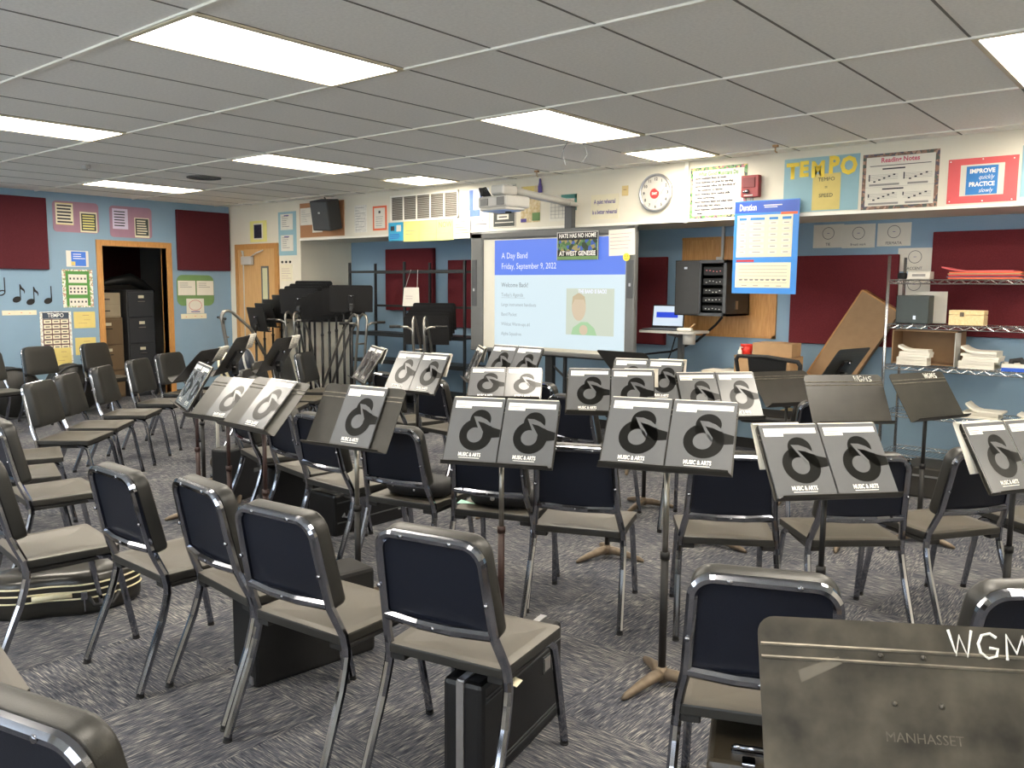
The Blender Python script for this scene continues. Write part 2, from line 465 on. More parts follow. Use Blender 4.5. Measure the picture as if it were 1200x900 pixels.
        lo = bpy.data.objects.new('daylight_portal', L); COL.objects.link(lo); lo.location = ((a + c) / 2, YR - .12, (wz0 + wz1) / 2); lo.rotation_euler = (PI / 2, 0, 0)
        lo.rotation_euler = (-PI / 2, 0, 0)
    # skirting
    b = MB(); b.span((XL, YR, 0), (XL + .012, d0 - .075, .1)); b.span((XL, d1 + .075, 0), (XL + .012, YB, .1)); struct('baseboard_left', b, RUBBER)
    b = MB(); b.span((ALX, YA - .012, 0), (XR, YA, .1)); struct('baseboard_far', b, RUBBER)
room()

# ------------------------------------------------------------------ ceiling fittings
def light(ci, y0, y1, label):
    x0, x1 = GX + ci * TU, GX + (ci + 1) * TU
    r = empty('ceiling_light', ((x0 + x1) / 2, (y0 + y1) / 2, CEIL), 0, label, 'ceiling light', 'recessed panel lights')
    w, h = (x1 - x0) / 2, (y1 - y0) / 2; t = .028
    b = MB()
    for a in (((-w, -h, -.012), (-w + t, h, .002)), ((w - t, -h, -.012), (w, h, .002)), ((-w + t, -h, -.012), (w - t, -h + t, .002)), ((-w + t, h - t, -.012), (w - t, h, .002))): b.span(*a)
    b.build('trim_frame', LFRAME, r)
    b = MB(); b.span((-w + t, -h + t, -.006), (w - t, h - t, .002)); b.build('diffuser', LAMP, r)
def gy(j): return GY + j * 2 * TU
for ci, j0, j1, lab in (
    (-5, -2, -1, 'large bright rectangular ceiling light nearest the top left of the view'),
    (-5, 0, 1, 'bright rectangular ceiling light above the two hanging wire ends'),
    (-5, 1.5, 2, 'small square ceiling light in front of the wall clock'),
    (-10, -2, -1, 'rectangular ceiling light cut off by the left edge of the picture'),
    (-10, 0, 1, 'rectangular ceiling light in the middle distance above the cork board corner'),
    (-10, 1.5, 2, 'small square ceiling light in front of the wall grille'),
    (-15, 0, 1, 'far left rectangular ceiling light above the open doorway'),
    (0, 0, 1, 'rectangular ceiling light cut off by the top right corner of the picture'),
    (0, -2, -1, 'rectangular ceiling light overhead to the right of the viewer'),
    (-5, -4, -3, 'rectangular ceiling light overhead behind the viewer'),
    (0, -4, -3, 'rectangular ceiling light behind the viewer on the right'),
    (-10, -4, -3, 'rectangular ceiling light behind the viewer on the left'),
    (-15, -2, -1, 'rectangular ceiling light outside the left of the view'),
    (5, 0, 1, 'rectangular ceiling light outside the right of the view'),
    (5, -2, -1, 'rectangular ceiling light by the right wall behind the viewer'),
    (0, 1.5, 2, 'small square ceiling light outside the right of the view by the bulkhead')):
    light(ci, gy(j0), gy(j1), lab)
b = MB(); b.tube([(math.cos(a) * .17, math.sin(a) * .17, 0) for a in [2 * PI * i / 24 for i in range(24)]], .008, 6, closed=True)
b.add([(math.cos(2 * PI * i / 24) * .17, math.sin(2 * PI * i / 24) * .17, -.004) for i in range(24)], [list(range(24))])
for i in range(5): b.tube([(math.cos(a) * .03 * (i + 1), math.sin(a) * .03 * (i + 1), -.006) for a in [2 * PI * k / 20 for k in range(20)]], .003, 4, closed=True)
tag(b.build('ceiling_speaker', GREYP, loc=(-8.47, 5.0, CEIL - .006)), 'round grey ceiling vent beside the far left ceiling light', 'vent')
b = MB(); b.box((0, 0, -.02), (.11, .05, .04), bev=.01); b.cyl((0, 0, -.04), (0, 0, -.05), .018)
tag(b.build('ceiling_detector', LGREY, loc=(-8.52, 3.79, CEIL)), 'small white sensor on the ceiling at the left', 'sensor')
for (p, lab) in (((-5.31, 6.72), 'small orange hook on the ceiling above the projector'), ((-2.86, 6.69), 'small orange hook on the ceiling beside the square light')):
    b = MB(); b.box((0, 0, -.008), (.04, .03, .016)); b.tube([(0, 0, -.01), (0, 0, -.05), (.015, 0, -.06)], .006)
    tag(b.build('ceiling_hook', CARD, loc=(p[0], p[1], CEIL)), lab, 'hook')
b = MB()
b.tube([(-.06, 0, 0), (-.09, 0, -.05), (-.095, 0, -.10), (-.07, 0, -.17)], .003, 6); b.tube([(.06, 0, 0), (.09, 0, -.05), (.10, 0, -.10), (.06, 0, -.16)], .003, 6)
tag(b.build('hanging_wire', GREYD, loc=(-4.06, 5.62, CEIL), rz=.5), 'two loose wire ends hanging from the ceiling', 'wire')
# ================================================================== CHAIRS
def v3(x, y, z): return (x, y, z)
def make_chair(label, group):
    r = empty('band_chair', (0, 0, 0), 0, label, 'chair', group)
    # back frame: one bent chrome tube from seat level up and over
    lo = [(.214, -.176, .405), (.211, -.184, .45), (.203, -.205, .50), (.192, -.224, .552), (.184, -.252, .68)]
    corner = [(.1785 - .058 * (1 - math.cos(q)), -.272 - .0135 * math.sin(q), .779 + .058 * math.sin(q)) for q in [PI / 2 * i / 8 for i in range(9)]]
    R_ = lo + corner; L_ = [(-x, y, z) for x, y, z in R_]
    b = MB(); b.tube(R_ + L_[::-1], .0148, 8, square=True)
    for s in (-1, 1):
        b.cyl((s * .085, -.302, .836), (s * .085, -.296, .836), .008, 8); b.cyl((s * .188, -.27, .66), (s * .188, -.262, .66), .007, 8)
    b.build('back_frame', CHROME, r)
    b = MB(); b.tube([(-.187, -.226, .556), (-.06, -.240, .552), (.06, -.240, .552), (.187, -.226, .556)], .0155, 8, square=True); b.cyl((0, -.258, .552), (0, -.25, .552), .006, 8)
    b.build('cross_rail', CHROME, r)
    # local back plane: origin at rail, leaning back
    tilt = math.atan2(.061, .285)
    T = Matrix.Translation((0, -.224, .552)) @ Matrix.Rotation(tilt, 4, 'X')
    b = MB(); b.prism(rrect(.186, .172, -.008, .285, .05, 5, .012), .004, .016, M=T); b.build('back_panel', NAVY, r)
    out = rrect(.203, .187, -.026, .302, .062, 6, .03); cz = .14
    def sc(k, y): return [(x * k, y, cz + (z - cz) * k) for x, z in out]
    b = MB(); b.loft([sc(.98, .010), sc(1.0, .014), sc(1.0, .054), sc(.99, .062), sc(.95, .065), sc(.5, .062)], 0, True, M=T); b.build('backrest', PADP, r)
    # seat shell
    def seat_ring(k, z, n=6):
        pts = []
        for (cx, cy, rad, a0) in ((.224 - .018, .192 - .018, .018, 0), (-.224 + .018, .192 - .018, .018, PI / 2), (-.213 + .02, -.196 + .02, .02, PI), (.213 - .02, -.196 + .02, .02, 1.5 * PI)):
            for i in range(n + 1):
                a = a0 + (PI / 2) * i / n; pts.append(((cx + rad * math.cos(a)) * k, (cy + rad * math.sin(a) + .01) * k - .01, z))
        return pts
    b = MB(); b.loft([seat_ring(.97, .413), seat_ring(.995, .415), seat_ring(1.0, .418), seat_ring(1.0, .440), seat_ring(.992, .4455)], 1, False, cap1=False)
    b.loft([seat_ring(.992, .4455), seat_ring(.96, .4465), seat_ring(.84, .446)], 0, True, cap0=False, cap1=False)
    b.loft([seat_ring(.84, .446), seat_ring(.74, .4435), seat_ring(.62, .4385), seat_ring(.4, .4345), seat_ring(.2, .433)], 0, True, cap0=False)
    b.build('seat', [SEATP, PADP], r)
    b = MB()
    for s in (-1, 1):
        b.span((s * .15, -.19, .392), (s * .205, -.15, .416), bev=.004); b.tube([(s * .2, -.18, .40), (s * .196, 0, .398), (s * .19, .15, .40)], .011, 8, square=True)
    b.tube([(-.19, .15, .40), (.19, .15, .40)], .010, 8); b.tube([(-.2, -.1, .40), (.2, -.1, .40)], .010, 8)
    b.build('seat_frame', RUBBER, r)
    for s in (-1, 1):
        b = MB(); b.tube([(s * .214, -.176, .408), (s * .217, -.178, .375), (s * .219, -.188, .335), (s * .222, -.208, .27), (s * .231, -.311, .018)], .0146, 8, square=True)
        l = b.build('leg', CHROME, r)
        b = MB(); b.cyl((s * .231, -.311, .005), (s * .2305, -.307, .03), .0145, 10, r2=.0145); b.cyl((s * .231, -.312, 0), (s * .231, -.312, .006), .016, 10); b.build('foot_cap', RUBBER, l)
        b = MB(); b.tube([(s * .188, .10, .402), (s * .196, .15, .398), (s * .201, .174, .376), (s * .204, .186, .33), (s * .215, .243, .018)], .0138, 8, square=True)
        l = b.build('leg', CHROME, r)
        b = MB(); b.cyl((s * .215, .244, .005), (s * .2145, .241, .03), .014, 10); b.cyl((s * .215, .244, 0), (s * .215, .244, .006), .0155, 10); b.build('foot_cap', RUBBER, l)
    return r
FRONT = 'chairs of the front row seen from behind'
SECOND = 'chairs of the second row seen from behind'
LEFTB = 'chairs of the left block facing the screen'
BACKL = 'chairs along the blue left wall'
INNER = 'chairs of the inner rows near the screen'
CH = [
 ('F', -1.804, 1.984, .212, FRONT, 'black chair in the front row with a silver-striped instrument case under its seat'),
 ('C', -2.342, 1.852, .098, FRONT, 'black chair just left of the one above the silver-striped case'),
 ('B', -2.821, 1.886, -.089, FRONT, 'black chair with a plain black box case beneath its seat in the front row'),
 ('A', -3.305, 1.791, -.012, FRONT, 'black chair in front of the cream-piped curved case, seen from behind'),
 ('P1', -3.873, 1.52, -.114, FRONT, 'black chair standing over the curved case with cream piping at the left edge'),
 ('P2', -4.901, 1.933, -.126, FRONT, 'black chair at the left edge, directly behind the one over the piped case'),
 ('P4', -5.485, 1.976, -.298, FRONT, 'left chair showing mostly its seat front, second behind the piped case'),
 ('P3', -6.052, 2.232, -.346, FRONT, 'farthest left-edge chair of the front arc with only its seat in view'),
 ('M', -1.589, .782, .24, FRONT, 'nearest black chair cropped by the bottom left corner of the picture'),
 ('Q', -2.726, .727, -.15, FRONT, 'chair with only a seat corner showing at the bottom of the left edge'),
 ('N', -.952, 2.26, .417, FRONT, 'black chair partly hidden by the big worn stand in the right foreground'),
 ('O', -.46, 2.60, .75, FRONT, 'black chair at the lower right edge behind the big worn stand'),
 ('H', -1.759, 3.688, .571, SECOND, 'black chair below the right end of the largest double-folder stand'),
 ('G', -2.345, 3.387, .4, SECOND, 'black chair between the two largest double-folder stands, fully open back in view'),
 ('I', -1.333, 4.034, .732, SECOND, 'black chair behind the tilted double-folder stand at right of centre'),
 ('J', -1.023, 4.496, 1.0, SECOND, 'black chair second from the right edge, turned toward the left'),
 ('J2', -.64, 4.95, .902, SECOND, 'black chair at the right edge behind the cropped folder stand'),
 ('G2', -2.825, 3.337, .338, SECOND, 'chair with a black bag with round snaps on its seat, below the centre-left folders'),
 ('G3', -3.33, 3.205, .196, SECOND, 'chair with a black soft case on its seat beside the single-folder stand'),
 ('G4', -3.871, 3.195, -.037, SECOND, 'chair behind the stand with one folder and a bare right side'),
 ('G5', -4.337, 3.294, -.168, SECOND, 'chair behind the two-stand pair with pale glare on their folders, right one'),
 ('G6', -4.927, 3.395, -.289, SECOND, 'leftmost chair of the second row beneath the glare-covered folders'),
 ('K1', -6.546, 2.742, -.828, LEFTB, 'nearest chair of the left block row, its seat overlapping the row behind'),
 ('K2', -6.954, 3.118, -.757, LEFTB, 'second nearest chair of the row facing right at the left'),
 ('K3', -7.424, 3.609, -.788, LEFTB, 'middle chair of the row of five facing right at the left'),
 ('K4', -7.911, 4.167, -.925, LEFTB, 'fourth chair of the row facing right, in front of the doorway'),
 ('K5', -8.38, 4.704, -1.166, LEFTB, 'farthest chair of the row facing right, by the right door jamb'),
 ('L2', -10.476, 4.842, -1.238, BACKL, 'chair directly left of the open doorway against the blue wall'),
 ('L1', -10.306, 4.102, -1.328, BACKL, 'chair under the tempo chart on the blue wall'),
 ('L0', -9.896, 3.38, -1.392, BACKL, 'chair cut off by the left edge below the music note cut-outs'),
 ('S1', -7.466, 5.79, -1.05, INNER, 'rightmost of the four small chairs in front of the stand carts'),
 ('S2', -7.10, 5.24, -1.0, INNER, 'third of the four small chairs in front of the stand carts'),
 ('S3', -6.80, 4.76, -.9, INNER, 'second of the four small chairs in front of the stand carts'),
 ('S4', -6.23, 4.27, -.8, INNER, 'nearest of the four small chairs, half hidden by a folder stand'),
 ('T1', -5.72, 4.05, -.45, INNER, 'chair whose seat shows just right of the glare-covered folders'),
 ('R0', -5.30, 5.02, -.25, INNER, 'left chair of the inner row behind the single-folder stand'),
 ('R1', -4.72, 4.941, -.108, INNER, 'chair in front of the centre-left pale glare folders'),
 ('R2', -3.30, 4.86, -.092, INNER, 'chair under the double-folder stand below the screen right corner'),
 ('R3', -2.60, 5.12, .35, INNER, 'chair under the stand whose right folder shines with glare'),
 ('R4', -2.074, 5.72, .6, INNER, 'chair behind the bare stand marked in white letters'),
 ('R5', -3.98, 5.35, -.1, INNER, 'chair hidden behind the pale double folders in the centre'),
]
chair0 = None
for (k, x, y, a, g, lab) in CH:
    if chair0 is None:
        chair0 = make_chair(lab, g); chair0.location = (x, y, 0); chair0.rotation_euler = (0, 0, a)
    else: copy_tree(chair0, (x, y, 0), a, lab, g)

# ================================================================== MUSIC STANDS
DW, DH = .508, .325
_desk = {}
def desk_mesh(worn=False):
    if worn in _desk: return _desk[worn]
    b = MB()
    pts = [(-DW / 2, 0), (DW / 2, 0)] + [(DW / 2 - .03 + .03 * math.cos(a), DH - .03 + .03 * math.sin(a)) for a in [PI / 2 * i / 5 for i in range(6)]] + [(-DW / 2 + .03 + .03 * math.cos(a), DH - .03 + .03 * math.sin(a)) for a in [PI / 2 + PI / 2 * i / 5 for i in range(6)]]
    b.prism(pts, 0, .0025)
    # rolled lip along the lower edge, ears at the ends
    prof = [(0, 0), (-.006, -.0055), (-.018, -.008), (-.050, -.008), (-.056, -.003), (-.053, -.001), (-.048, -.0055), (-.018, -.0055), (-.006, -.003), (.002, .002)]
    n = len(prof)
    for (xa, xb) in ((-DW / 2, DW / 2),):
        ins = .012
        vs = [(xa + (ins if p[0] < -.03 else 0), p[0], p[1]) for p in prof] + [(xb - (ins if p[0] < -.03 else 0), p[0], p[1]) for p in prof]
        b.add(vs, [list(range(n)), [2 * n - 1 - i for i in range(n)]] + [[(i + 1) % n, i, n + i, n + (i + 1) % n] for i in range(n)])
    if worn is True:
        for (x, z) in ((-.05, DH - .058), (.02, DH - .058), (-.035, .19), (.04, .19), (-.025, .085), (.05, .085)): b.sphere((x, -.001, z), .005, 0, 8)
    me = b.mesh('desk', DESKB if worn == 'cart' else DESKW if worn else DESK); _desk[worn] = me; return me
DESKW = mat('worn_desk_paint', (34, 32, 28), .38, noise=.3, scale=11, bump=.1, rgb2=(86, 81, 71))
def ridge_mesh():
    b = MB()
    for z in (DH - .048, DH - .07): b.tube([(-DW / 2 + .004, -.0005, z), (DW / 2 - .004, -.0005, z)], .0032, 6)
    return b.mesh('highlit_ridges', mat('ridge_highlight', (128, 122, 110), .34, metal=.5, noise=.35, scale=26))  # pale tone paints in the highlight that the desk ridges catch
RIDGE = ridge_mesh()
def mesh_obj(name, me, parent):
    o = bpy.data.objects.new(name, me); COL.objects.link(o); o.parent = parent; return o
def desk_matrix(t): return Matrix.Rotation(-t, 4, 'X')   # top leans away (+y)
_base = None
def base_mesh():
    global _base
    if _base: return _base
    b = MB(); b.tube([(0, 0, .02), (0, 0, .075)], [.03, .02], 12)
    for k in range(3):
        a = 2 * PI * k / 3 + PI / 2; d = Vector((math.cos(a), math.sin(a), 0))
        P = [d * .0 + Vector((0, 0, .045)), d * .06 + Vector((0, 0, .043)), d * .13 + Vector((0, 0, .03)), d * .2 + Vector((0, 0, .015)), d * .225 + Vector((0, 0, .008))]
        b.tube(P, [.026, .024, .02, .015, .007], 8)
    _base = b.mesh('base', BRONZE); return _base
STAND_M = {}
def stand(key, x, y, a, z, t, label, group, pole=None, base_rot=0.0, worn=False, name='music_stand', ground=True, plen=None):
    r = empty(name, (x, y, 0), a, label, 'music stand', group)
    D = Matrix.Translation((0, 0, z)) @ desk_matrix(t)
    d = mesh_obj('desk', desk_mesh('cart' if not ground else worn), r); d.matrix_local = D
    if ground: mesh_obj('highlit_ridges', RIDGE, d)
    # clamp behind the desk and the post under it
    c = D @ Vector((0, .02, .10)); py = c.y + .018; top = c.z - .01
    b = MB(); b.box((0, .012, .13), (.12 if ground else .07, .02, .15), M=D, bev=.004); b.box((0, py, top - .03), (.05, .045, .09), bev=.008)
    hw = .05 if ground else .03; b.cyl((-hw, py, top - .02), (hw, py, top - .02), .014, 12); b.build('clamp', DESKB, r)
    b = MB(); b.sphere((0, .03, .20), .013, 0, 8, M=D); b.build('knob', CHROME, r)
    mid = top * .56 if ground else top - .25; z0 = .05 if ground else plen
    b = MB(); b.cyl((0, py, mid - .05), (0, py, top), .0115, 12); b.build('inner_post', STEEL if key in ('D2', 'D4', 'D1') else (pole or POLE), r)
    b = MB(); b.cyl((0, py, z0), (0, py, mid), .0155, 12); b.cyl((0, py, mid - .01), (0, py, mid + .02), .019, 12); b.build('outer_post', pole or POLE, r)
    if ground:
        o = mesh_obj('base', base_mesh(), r); o.location = (0, py, 0); o.rotation_euler = (0, 0, base_rot)
    STAND_M[key] = Matrix.Translation((x, y, 0)) @ Matrix.Rotation(a, 4, 'Z') @ D
    return r

# ------------------------------------------------------------------ music folders
FW, FH = .243, .312
def folder_parts():
    cover = MB(); cover.span((-FW / 2, -.010, 0), (FW / 2, -.0085, FH)); cover.span((-FW / 2, -.003, 0), (FW / 2, -.0015, FH)); cover.span((-FW / 2, -.010, 0), (FW / 2, -.0015, .0015))
    ins = MB()
    for k in range(3): ins.span((-FW / 2 + .003, -.0082 + k * .0017, .003), (FW / 2 - .002 - k * .002, -.0070 + k * .0017, FH + .003 + .002 * k))
    lab = MB(); lab.span((-FW / 2 + .014, -.0108, FH - .040), (FW / 2 - .012, -.0100, FH - .016)); lab.span((-FW / 2 + .014, -.0108, FH - .052), (-.03, -.0100, FH - .040))
    em = MB()
    def disc(c, r, y, mi, n=32): em.add([(c[0] + r * math.cos(2 * PI * i / n), y, c[1] + r * math.sin(2 * PI * i / n)) for i in range(n)], [list(range(n))], mi)
    def poly(p, y, mi): em.add([(q[0], y, q[1]) for q in p], [list(range(len(p)))], mi)
    # ampersand silhouette with an eighth-note cut
    disc((.022, .206), .049, -.0108, 0); disc((.010, .134), .0765, -.0108, 0)
    poly([(-.026, .206), (.060, .165), (.052, .14), (-.030, .17)], -.0108, 0)
    poly([(.050, .195), (.082, .173), (FW / 2 - .001, .163), (FW / 2 - .001, .127), (.075, .121), (.04, .15)], -.0108, 0)
    disc((.006, .132), .036, -.0116, 1)
    poly([(-.012, .222), (-.001, .216), (.043, .148), (.041, .126), (.024, .150)], -.0116, 1)
    poly([(-.012, .222), (.02, .2205), (.05, .208), (.072, .19), (.085, .176), (.066, .180), (.04, .192), (.012, .198)], -.0116, 1)
    ln = MB(); ln.span((-.052, -.0112, .022), (.044, -.0103, .0245))
    return cover.mesh('cover', FOLDER), ins.mesh('inner_sheets', PAPER), lab.mesh('name_label', PAPERC if False else WHITEP), em.mesh('emblem', [FOLDK, FOLDER]), ln.mesh('tagline', WHITEP)
FP = folder_parts()
_t = text_mesh('MUSIC & ARTS', .0245, .66, 'CENTER', .0007); _t.materials.clear(); _t.materials.append(WHITEP); _t.transform(Matrix.Translation((-.004, -.0110, .038)))
_l = MB(); _rn = random.Random(4)
for i in range(6): _l.span((-FW / 2 + .02 + i * .034, -.0112, FH - .026), (-FW / 2 + .02 + i * .034 + .012 + _rn.random() * .01, -.0109, FH - .024))
_l.span((-FW / 2 + .02, -.0112, FH - .036), (-.045, -.0109, FH - .033)); _l.span((-FW / 2 + .02, -.0112, FH - .047), (-.06, -.0109, FH - .044))
LAB_INK = _l.mesh('label_ink', INKG)
def folder(key, u, label, lift=.0005, roll=0.0):
    r = empty('music_folder', (0, 0, 0), 0, label, 'music folder', 'grey music folders on the stands')
    r.matrix_world = STAND_M[key] @ Matrix.Translation((u, -.0042, -.004 + lift + .0065)) @ Matrix.Rotation(roll, 4, 'Y')
    mesh_obj('cover', FP[0], r); mesh_obj('inner_sheets', FP[1], r)
    l = mesh_obj('name_label', FP[2], r); mesh_obj('label_ink', LAB_INK, l); mesh_obj('emblem', FP[3], r); mesh_obj('lettering', _t, r); mesh_obj('tagline', FP[4], r)
    return r
def draped(key, u0, u1, drop, label, m=None, up=.0):
    # sheet of paper lying over the top edge of a desk and hanging behind it
    D = STAND_M[key]; b = MB(); w = (u1 - u0)
    prof = [(-.007, -.006), (-.007, .002), (-.003, .006), (.004, .008), (.010, .003), (.020, -drop * .5), (.032, -drop)]
    n = len(prof); vs = []
    for k, u in enumerate((-w / 2, w / 2)):
        vs += [(u, p[0], p[1]) for p in prof]
    fs = [[i, i + 1, n + i + 1, n + i] for i in range(n - 1)]
    b.add(vs, fs, 0, True)
    r = empty('music_sheet', (0, 0, 0), 0, label, 'sheet music', 'loose sheets hanging over the stands')
    r.matrix_world = D @ Matrix.Translation(((u0 + u1) / 2, 0, DH + up))
    o = b.build('paper', PAPER, r); md = o.modifiers.new('thick', 'SOLIDIFY'); md.thickness = .0012
    p = MB(); rnd = random.Random(len(label))
    for i in range(7):
        f = .18 + i * .11; yy = .009 + .023 * f + .0022; zz = .003 - drop * f
        for (a, c) in ((-.42, -.05), (.06, .06 + .3 + .1 * rnd.random())):
            p.span((a * w, yy - .0004, zz - .0035), (c * w, yy + .0006, zz))
    p.build('printed_lines', INKG, r)
    return r
GA = 'folder stands of the near arc'; GB = 'folder stands of the inner arcs'; GC = 'bare stands in front of the right shelf'; GD = 'stands of the left block seen from behind'
ST = [
 ('D1', -2.4, 2.772, .425, .793, .537, 'stand with two emblem folders at picture centre on a brown post', GA, POLEB),
 ('D2', -1.582, 2.79, .354, .885, .70, 'largest double-folder stand right of centre with its cast base in full view', GA, None),
 ('D3', -1.073, 3.215, .853, .785, .66, 'double-folder stand tilted up to the right, right of the largest one', GA, None),
 ('D4', -3.18, 2.566, .156, .804, .511, 'stand holding a single folder between bare desk edges', GA, None),
 ('D5', -3.757, 2.406, -.041, .846, .75, 'stand with one glare-lit folder and rounded bare right corner', GA, POLEB),
 ('D6', -4.588, 2.716, .08, .77, .76, 'stand with one pale glare folder left of the rounded-corner one', GA, POLEB),
 ('D7', -5.303, 2.919, -.357, .763, .534, 'steeply foreshortened stand with two narrow-looking folders at the left', GA, POLEB),
 ('D11', -5.403, 4.518, -.505, .802, .565, 'slanted stand with two dark narrow folders beside the stand carts', GB, None),
 ('D12', -4.444, 4.172, .038, .818, .55, 'stand with one white-glare folder and one emblem folder below the rear cart', GB, None),
 ('D14', -3.676, 4.316, .62, .811, .90, 'stand with two washed-out pale folders below the screen', GB, None),
 ('D15', -4.132, 4.864, -.025, .85, .546, 'stand peeking over the pale folders right below the screen left half', GB, None),
 ('D16', -2.631, 4.017, .571, .855, .719, 'stand with two dark emblem folders between the two biggest ones', GB, None),
 ('D17', -3.098, 5.158, .336, .788, .531, 'farther double-folder stand under the screen right corner', GB, None),
 ('D18', -2.246, 4.67, .86, .796, .60, 'stand with one dark folder and one glare folder in front of the bare desks', GB, None),
 ('D19', -2.367, 6.081, 1.047, .724, .76, 'bare stand in front of the office chair and cardboard boxes', GC, None),
 ('D20', -1.671, 5.216, .822, .769, .523, 'bare stand with white letters in front of the tan board', GC, None),
 ('D21', -1.298, 5.634, 1.184, .789, .586, 'bare stand with white letters in front of the wire shelf', GC, None),
 ('D22', -.57, 4.132, 1.071, .733, .568, 'double-folder stand cut off by the right edge of the picture', GA, None),
 ('D8', -6.099, 3.41, -.95, .856, .755, 'black stand seen from behind with a sheet over it, leftmost of three', GD, None),
 ('D9', -5.616, 3.42, -.839, .933, .566, 'black stand seen from behind with a sheet over it, middle of three', GD, None),
 ('D10', -6.031, 4.093, -.993, .878, .546, 'black stand seen from behind with a sheet over it, rightmost of three', GD, None),
 ('D13', -5.10, 5.50, -.728, .757, .428, 'stand seen almost edge-on beside the lower left screen corner', GB, None),
 ('D24', -2.405, 6.941, -1.734, .841, .583, 'black stand seen from behind, leaning before the tan board', GC, None),
 ('D25', -3.885, 6.344, -3.194, .837, .881, 'conductor stand tilted nearly flat at the foot of the screen', GB, None),
]
for (k, x, y, a, z, t, lab, g, pl) in ST: stand(k, x, y, a, z, t, lab, g, pl, base_rot={'D2': .5, 'D1': .9, 'D7': 1.05, 'D14': .1, 'D17': .75}.get(k, random.random() * 2))
big = stand('D23', -.293, 1.397, .57, .718, .554, 'big worn bare stand in the right foreground with white scrawled letters', GC, None, worn=True)
def where(k): return {
 'D1': 'centre stand on a brown post', 'D2': 'largest stand right of centre', 'D3': 'right-tilted stand', 'D7': 'steeply foreshortened left stand',
 'D11': 'slanted stand beside the carts', 'D12': 'stand below the rear cart', 'D14': 'washed-out stand below the screen', 'D15': 'stand peeking under the screen',
 'D16': 'stand between the two biggest stands', 'D17': 'far stand under the screen corner', 'D18': 'stand before the bare desks', 'D22': 'stand at the right edge', 'D13': 'edge-on stand by the screen'}[k]
for k in ('D1', 'D2', 'D3', 'D7', 'D11', 'D12', 'D14', 'D15', 'D16', 'D17', 'D18', 'D22', 'D13'):
    folder(k, -.1235, 'left grey emblem folder on the ' + where(k)); folder(k, .1265, 'right grey emblem folder on the ' + where(k))
folder('D4', .03, 'single emblem folder on the stand with bare desk on both sides')
folder('D5', .03, 'glare-lit folder on the stand with the rounded bare right corner')
folder('D6', .04, 'pale glare folder on the stand second from the left front')
draped('D8', -.25, -.07, .12, 'white sheet over the leftmost of the three stands seen from behind')
draped('D9', -.25, -.07, .10, 'white sheet over the middle of the three stands seen from behind')
draped('D10', -.25, -.07, .10, 'white sheet over the rightmost of the three stands seen from behind')
draped('D11', .07, .26, .12, 'white sheet hanging behind the slanted stand beside the carts')
draped('D12', .07, .262, .16, 'white sheet hanging behind the right folder below the rear cart')
draped('D13', .07, .25, .12, 'white sheet hanging over the edge-on stand')
draped('D22', -.27, -.07, .22, 'white sheet hanging behind the stand at the right edge')
draped('D3', -.264, -.07, .18, 'white sheet behind the left folder of the right-tilted stand')
draped('D17', .07, .268, .1, 'white sheet behind the right folder of the far stand under the screen corner')
draped('D16', .08, .275, .1, 'white sheet behind the right folder of the stand between the two biggest')
# white hand lettering
def desk_text(key_root, body, size, u, v, rot=0.0, m=CHALK, sx=1.0, bold=.0012, name='lettering', lab=None):
    dsk = [c for c in kids(key_root) if c.name.startswith('desk')][0]
    return text(body, size, m, dsk, (u, -.0012, v), name, sx, 'CENTER', bold, Matrix.Rotation(rot, 4, 'Y'), label=lab)
roots = {}
for o in COL.objects:
    if o.get('category') == 'music stand': roots[o['label']] = o
STROKES = {'W': [[(0, 1), (.22, .02), (.45, .8), (.7, 0), (1.0, 1.05)]], 'G': [[(.85, .85), (.6, 1), (.25, .9), (.05, .55), (.1, .2), (.4, 0), (.75, .12), (.85, .4), (.5, .42)]],
 'M': [[(0, 0), (.12, 1), (.45, .3), (.8, 1), (.95, 0)]], 'S': [[(.8, .9), (.5, 1), (.15, .85), (.2, .6), (.6, .45), (.8, .25), (.6, .02), (.1, .08)]]}
def scrawl(root, x, z, h, w, slope, rad):
    dsk = [c for c in kids(root) if c.name.startswith('desk')][0]; b = MB()
    for i, ch in enumerate('WGMS'):
        for st in STROKES[ch]:
            P = [(x + i * w * 1.18 + p[0] * w, -.0022, z + p[1] * h - (i * w * 1.18 + p[0] * w) * slope) for p in st]
            b.tube(P, rad, 5)
    o = b.build('hand_lettering', CHALK, dsk); o['label'] = 'white hand lettering'
scrawl(roots['bare stand with white letters in front of the tan board'], .07, DH - .043, .033, .026, .04, .0024)
scrawl(roots['bare stand with white letters in front of the wire shelf'], .06, DH - .043, .033, .026, .05, .0028)
scrawl(big, .066, DH - .050, .042, .038, .04, .0026)
desk_text(big, 'MANHASSET', .022, .006, .137, 0, mat('emboss_highlight', (96, 91, 81), .4, noise=.4, scale=90), 1.0, .0, 'embossed_name', 'embossed maker name')  # pale speckled colour paints in the highlights on the embossed letters
bd = [c for c in kids(big) if c.name.startswith('desk')][0]
b = MB(); b.add([(-.19, -.0012, .235), (-.12, -.0012, .262), (-.115, -.0012, .25), (-.185, -.0012, .215)], [[0, 1, 2, 3]]); b.build('tape_scrap', mat('tape', (104, 99, 90), .25, noise=.05, scale=30), bd)
